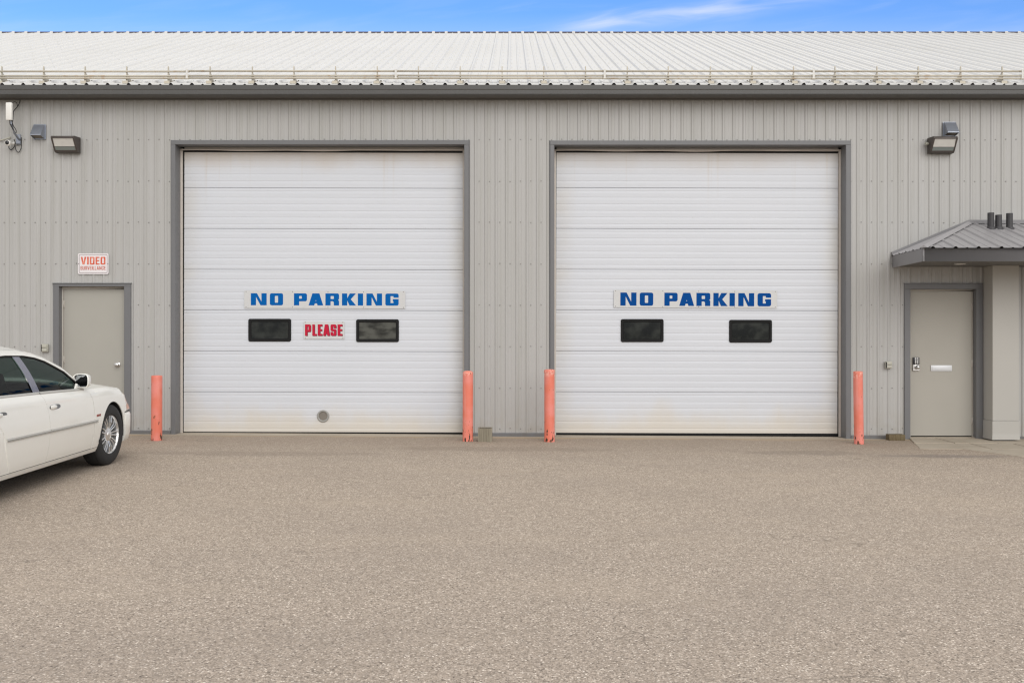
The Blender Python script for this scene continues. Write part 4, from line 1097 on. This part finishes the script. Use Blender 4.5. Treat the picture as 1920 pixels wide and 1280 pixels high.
# hood, cowl and deck
def lid(cols, crown, xin, name, zoff=0., mat='car_white', fold=True):
    m = MB(); rows = []
    for y in cols:
        zt_ = ZT(y) + zoff; w_ = side(y, ZT(y)) - xin; cr_ = crown(y)
        row = []
        for i in range(25):
            u = -1 + 2 * i / 24; s = math.sin(u * math.pi / 2)
            row.append((s * w_, y, zt_ + cr_ * (1 - abs(s) ** 2.4)))
        if fold: row = [(row[0][0], y, row[0][2] - .02)] + row + [(row[-1][0], y, row[-1][2] - .02)]
        rows.append(row)
    if fold: rows = [[(p[0], p[1], p[2] - .02) for p in rows[0]]] + rows + [[(p[0], p[1], p[2] - .03) for p in rows[-1]]]
    m.grid(rows); return m.build(name, mat, car, local=True, autosm=40)
hcols = span(-.62, .38, 14) + [p for p in nose_cols if .40 <= p <= .955]
lid(hcols, lambda y: .085 - .03 * max(0, y), .0, 'hood')
dcols = [p for p in tail_cols if -4.40 <= p <= -3.80] + span(-3.72, -3.30, 6)
lid(dcols, lambda y: .05, .0, 'trunk_lid')
# bumpers
def bumper(cols, zb_, zt_, name, push):
    m = MB(); prof_ = [(zb_, -.05), (zb_ + .02, -.012), (zb_ + .10, .008), (zt_ - .09, .012), (zt_ - .03, .010), (zt_ - .006, .0), (zt_, -.012), (zt_, -.06)]
    ring_ = [(1, y) for y in cols] + [(-1, y) for y in cols[::-1]]
    lip_ = lambda s, y: [(s * (Wp(y) - .10), y, z) for z, h_ in prof_]
    rows = [[(s * max(.0, Wp(y) + h_ * (1 if Wp(y) > .3 else .2) if Wp(y) > .02 else 0), y + (push * h_ if Wp(y) < .9 else 0), z) for z, h_ in prof_] for s, y in ring_]
    rows = [lip_(1, cols[0])] + rows + [lip_(-1, cols[0])]
    m.grid(rows); return m.build(name, 'car_white', car, local=True, autosm=50)
fb = bumper([.378, .42, .47] + nose_cols[1:], .215, .560, 'front_bumper', .8)
rb = bumper([-3.36, -3.5, -3.65] + tail_cols[::-1][0:], .26, .52, 'rear_bumper', -.8)
m = MB()
for s in (1, -1):
    rows = [[(s * (Wp(y) + .006), y, .556), (s * (Wp(y) + .012), y, .563), (s * (Wp(y) + .004), y, .574), (s * (Wp(y) - .03), y, .575)] for y in [.66, .72, .78] + [p for p in nose_cols if .80 < p < .97]]
    m.grid(rows)
m.build('bumper_trim', 'chrome', fb, local=True)
# headlights wrapping round the corners, grille between
lcols = [HL0 + .002, .46, .50, .54, .58, .63, .68, .73] + [p for p in nose_cols if .76 < p < .975]
for s in (1, -1):
    hl = patch(lcols, lambda y: .585, lambda y: ZT(y) - .012, 8, sgn=s, push=.003).build('headlight', 'lamp_clear', car, local=True)
    am = [HL0 + .014, HL0 + .05, HL0 + .09, HL0 + .13]
    patch(am, lambda y: .597, lambda y: .655, 4, sgn=s, push=.008, fold=.006).build('side_reflector', 'amber', hl, local=True)
    patch([p for p in tail_cols if -4.44 < p < -4.1], lambda y: .66, lambda y: .84, 4, sgn=s, push=.006).build('tail_light', 'tail_red', car, local=True)
m = MB().box(-.42, .42, .90, .985, .575, .70); 
for k in range(13): m.box(-.40 + k * .0667 - .006, -.40 + k * .0667 + .006, .985, .995, .585, .69, mi=1)
m.build('grille', ['car_dark', 'chrome'], car, local=True)
MB().box(-.26, .26, -4.485, -4.462, .60, .72).build('number_plate', 'white_metal', car, local=True)
# rear panel
patch([p for p in tail_cols if p <= -3.80], lambda y: .49, lambda y: ZT(y), 6, push=-.006, fold=0).build('rear_panel', 'car_white', car, local=True)
patch([p for p in tail_cols if p <= -3.80], lambda y: .49, lambda y: ZT(y), 6, push=-.006, fold=0, sgn=-1).build('rear_panel', 'car_white', car, local=True)

# greenhouse
RT = [(-3.52, 0.95), (-3.4, 0.984), (-3.22, 1.075), (-3.05, 1.17), (-2.88, 1.227), (-2.66, 1.282), (-2.35, 1.312), (-1.95, 1.322), (-1.6, 1.312), (-1.4, 1.289), (-1.22, 1.249), (-1.05, 1.187), (-0.9, 1.13), (-0.78, 1.055), (-0.66, 0.988), (-0.56, 0.923), (-0.5, 0.885)]
def zr(y): 
    for (a, b), (c_, d) in zip(RT, RT[1:]):
        if a <= y <= c_: return b + (d - b) * (y - a) / (c_ - a)
    return RT[0][1] if y < RT[0][0] else RT[-1][1]
def gx(y, z):
    zb_ = ZT(y); q = max(0, (z - zb_) / .45)
    return side(y, ZT(y)) - .022 - .13 * q - .10 * q ** 2.2
FR = .029     # width of the painted frame above the glass
for s in (1, -1):
    # roof rail and pillars in body colour, one piece from cowl to deck
    m = MB(); rows = []
    for (y, z) in RT:
        zt_ = max(z, ZT(y) - .02); lo = max(ZT(y) - .02, zt_ - FR * 1.25)
        d = .012
        x0_, x1_ = gx(y, lo), gx(y, zt_)
        rows.append([(s * (x0_ - .012), y, lo), (s * (x0_ + .003), y, lo + .004), (s * ((x0_ + x1_) / 2 + .007), y, (lo + zt_) / 2), (s * (x1_ + .004), y, zt_ - .004), (s * (x1_ - .014), y, zt_ + .012), (s * (x1_ - .06), y, zt_ + .022)])
    m.grid(rows); m.build('roof_rail', 'car_white', car, local=True, autosm=60)
    m = MB(); rows = []
    for (y, z) in RT[1:-1]:
        lo = z - FR * 1.25 - .002
        if lo < ZT(y): continue
        x0_ = gx(y, lo); rows.append([(s * (x0_ - .010), y, lo - .016), (s * (x0_ + .001), y, lo - .014), (s * (x0_ + .003), y, lo - .002), (s * (x0_ - .008), y, lo + .006)])
    m.grid(rows); m.build('window_seal', 'rubber', car, local=True)
    # glass of the two doors and the pillar between
    def glass(a, b, name, mat, par, off, nu=16, sl0=0., sl1=0.):
        rows = []
        for y in span(a, b, nu):
            u = (y - a) / (b - a); col = []
            zt_ = zr(y) - FR * 1.25 + .004; zb_ = ZT(y) - .01
            for i in range(11):
                z = zb_ + max(.004, zt_ - zb_) * i / 10; yy = y + (sl0 * (1 - u) + sl1 * u) * (z - zb_) / .42
                zz = min(z, max(zr(yy) - FR * 1.25 + .004, zb_ + .002)); col.append((s * (gx(yy, zz) + off), yy, zz))
            rows.append(col)
        return MB().grid(rows).build(name, mat, par, local=True)
    fdo = [o for o in car.children if o.name.startswith('front_door')][-1]; rdo = [o for o in car.children if o.name.startswith('rear_door')][-1]
    glass(-1.60, -.665, 'door_window', 'car_glass', fdo, -.010, sl0=-.10)
    glass(-3.05, -1.735, 'door_window', 'car_glass', rdo, -.010, sl1=-.10)
    bp_ = glass(-1.735, -1.600, 'door_pillar', 'pillar_grey', fdo, -.002, nu=4, sl0=-.10, sl1=-.10)
def skin(y0_, y1_, name, mat, off=0., n=14):
    ys_ = sorted(set(span(y0_, y1_, n))); rows = []
    for y in ys_:
        z = max(zr(y), ZT(y) - .02); xr_ = gx(y, z) - .055; row = []
        for i in range(17):
            u = -1 + 2 * i / 16; bow = .16 * (1 - u * u)
            yy = y + (bow if y > -1.3 else (-bow * .8 if y < -2.75 else bow * max(0, (y + 1.9) / .6) if y > -1.9 else 0))
            row.append((u * xr_, yy, z + .022 + off + .075 * (1 - u * u)))
        rows.append(row)
    return MB().grid(rows).build(name, mat, car, local=True)
skin(-2.80, -1.36, 'roof', 'car_white'); skin(-1.36, -.52, 'windshield', 'car_glass', -.004); skin(-3.50, -2.80, 'rear_window', 'car_glass', -.004)
# interior
m = MB().box(-.80, .80, -3.3, -.50, .50, .545); m.box(-.82, .82, -.95, -.62, .55, .90); m.box(-.75, .75, -3.38, -2.95, .55, .93)
m.build('cabin_floor', 'car_dark', car, local=True)
for xx, yy, w_ in ((.40, -1.72, .27), (-.40, -1.72, .27), (0, -2.78, .70)):
    m = MB(); m.prism([(yy + .52, .55), (yy + .50, .70), (yy + .05, .72), (yy - .18, 1.12), (yy - .27, 1.13), (yy - .16, .55)], xx - w_, xx + w_, 'x')
    for hx_ in ((xx,) if w_ < .5 else (-.38, .38)): m.box(hx_ - .13, hx_ + .13, yy - .29, yy - .20, 1.14, 1.28)
    m.build('seat', 'seat_grey', car, local=True, bevel=.03)
m = MB(); rows = []
for k in range(25):
    a = 2 * math.pi * k / 24; rows.append([(-.40 + (.19 + .016 * math.cos(R(45 * j))) * math.cos(a), -1.02 - .25 * .19 * math.sin(a) + .016 * math.sin(R(45 * j)), .93 + (.19 + .016 * math.cos(R(45 * j))) * math.sin(a)) for j in range(9)])
m.grid(rows); m.box(-.58, -.22, -1.03, -1.0, .91, .95); m.build('steering_wheel', 'car_dark', car, local=True)
# mirrors
for s in (1, -1):
    m = MB(); cx_, cy_, cz_ = s * .905, -.70, .992; rows = []
    for k in range(7):                     # housing: rounded cup opening backwards
        v = k / 6; sc = (1, .99, .95, .87, .72, .45, .02)[k]; yy = cy_ - .04 + (0, .03, .06, .09, .115, .13, .135)[k]
        ring_ = []
        for j in range(25):
            a = 2 * math.pi * j / 24; ca, sa = math.cos(a), math.sin(a)
            ring_.append((cx_ + s * .092 * sc * math.copysign(abs(ca) ** .62, ca), yy - .02 * ca * (1 - v), cz_ + (.076 * sc) * math.copysign(abs(sa) ** .62, sa) * (1 + .08 * ca)))
        rows.append(ring_)
    lip = [[(cx_ + (p[0] - cx_) * q, p[1] + e, cz_ + (p[2] - cz_) * q) for p in rows[0]] for q, e in ((.90, -.004), (.86, .012))]
    m.grid([lip[1], lip[0]] + rows)
    # stalk to the door
    m.prism([(cy_ + .00, cz_ - .075), (cy_ + .07, cz_ - .075), (cy_ + .10, cz_ - .045), (cy_ + .02, cz_ - .045)], min(s * .80, s * .93), max(s * .80, s * .93), 'x')
    mi_ = m.build('mirror', 'car_white', car, local=True, autosm=60)
    g_ = MB(); g_.quad(*[(p[0], p[1] + .001, p[2]) for p in lip[1][:-1]]); g_.build('mirror_glass', 'mirror_silver', mi_, local=True)
    q = MB(); P0 = [(cx_ + (p[0] - cx_) * .93, p[1] - .003, cz_ + (p[2] - cz_) * .93) for p in rows[0]]
    idx = list(range(9, 16))
    q.grid([[P0[i] for i in idx], [(cx_ + (P0[i][0] - cx_) * .80, P0[i][1] + .006, cz_ + (P0[i][2] - cz_) * .88) for i in idx]]); q.build('mirror_edge', 'chrome', mi_, local=True)
    # sail panel in front of the window
    MB().prism([(-.80, .90), (-.53, .885), (-.60, .945), (-.67, .995)], min(s * .82, s * .868), max(s * .82, s * .868), 'x').build('mirror_base', 'car_white', car, local=True, bevel=.006)
# wheels
def wheel(xc, yc, s, steer):
    r_ = .348
    e = bpy.data.objects.new('wheel', None); C.objects.link(e); e.parent = car; e.location = (xc, yc, .345); e.rotation_euler.z = steer; e.empty_display_size = .1
    w2 = .112
    pr = [(.214, s * w2 * .80), (.230, s * w2 * .98), (.268, s * w2 * 1.02), (.305, s * w2 * .97), (.330, s * w2 * .86), (.342, s * w2 * .72), (.347, s * w2 * .4), (.348, 0), (.347, -s * w2 * .4), (.342, -s * w2 * .75), (.30, -s * w2), (.23, -s * w2)]
    m = MB().lathe(pr, (0, 0, 0), 'x', 64)
    for k in range(4):                     # tread grooves
        xg = s * w2 * (-.55 + .36 * k); m.lathe([(.3485, xg - .006), (.3488, xg), (.3485, xg + .006)], (0, 0, 0), 'x', 64, mi=1)
    m.build('tyre', ['tyre_rubber', 'car_dark'], e, local=True)
    m = MB().lathe([(.2, -s * .09), (.214, -s * .02), (.212, s * .07), (.216, s * .088), (.219, s * .096), (.216, s * .101), (.216, s * .097), (.208, s * .082)], (0, 0, 0), 'x', 64)
    # nine pairs of thin spokes
    for k in range(9):
        for dlt in (-.115, .115):
            a0 = 2 * math.pi * k / 9; a1 = a0 + dlt; a00 = a0 + dlt * 1.35
            def pt(r2, an, off, xx): return (s * xx, r2 * math.cos(an) - off * math.sin(an), r2 * math.sin(an) + off * math.cos(an))
            hw0, hw1 = .0085, .0105
            sec = []
            for r2, hw, xf, an in ((.066, hw0, .074, a00), (.14, hw0 * .95, .092, (a00 + a1) / 2), (.216, hw1, .088, a1)):
                sec.append([pt(r2, an, -hw, xf - .030), pt(r2, an, -hw * .8, xf), pt(r2, an, 0, xf + .004), pt(r2, an, hw * .8, xf), pt(r2, an, hw, xf - .030)])
            m.grid(sec, smooth=False)
    m.lathe([(.085, s * .045), (.083, s * .072), (.070, s * .080), (.040, s * .084), (.036, s * .090), (.022, s * .095), (.0, s * .096)], (0, 0, 0), 'x', 36)
    m.build('rim', 'alloy', e, local=True, autosm=30)
    MB().lathe([(.0, s * .030), (.20, s * .030), (.212, s * .0)], (0, 0, 0), 'x', 32).build('brake_disc', 'disc_grey', e, local=True)
for s in (1, -1):
    wheel(s * .845, 0, s, R(-4)); wheel(s * .845, WB, s, 0)
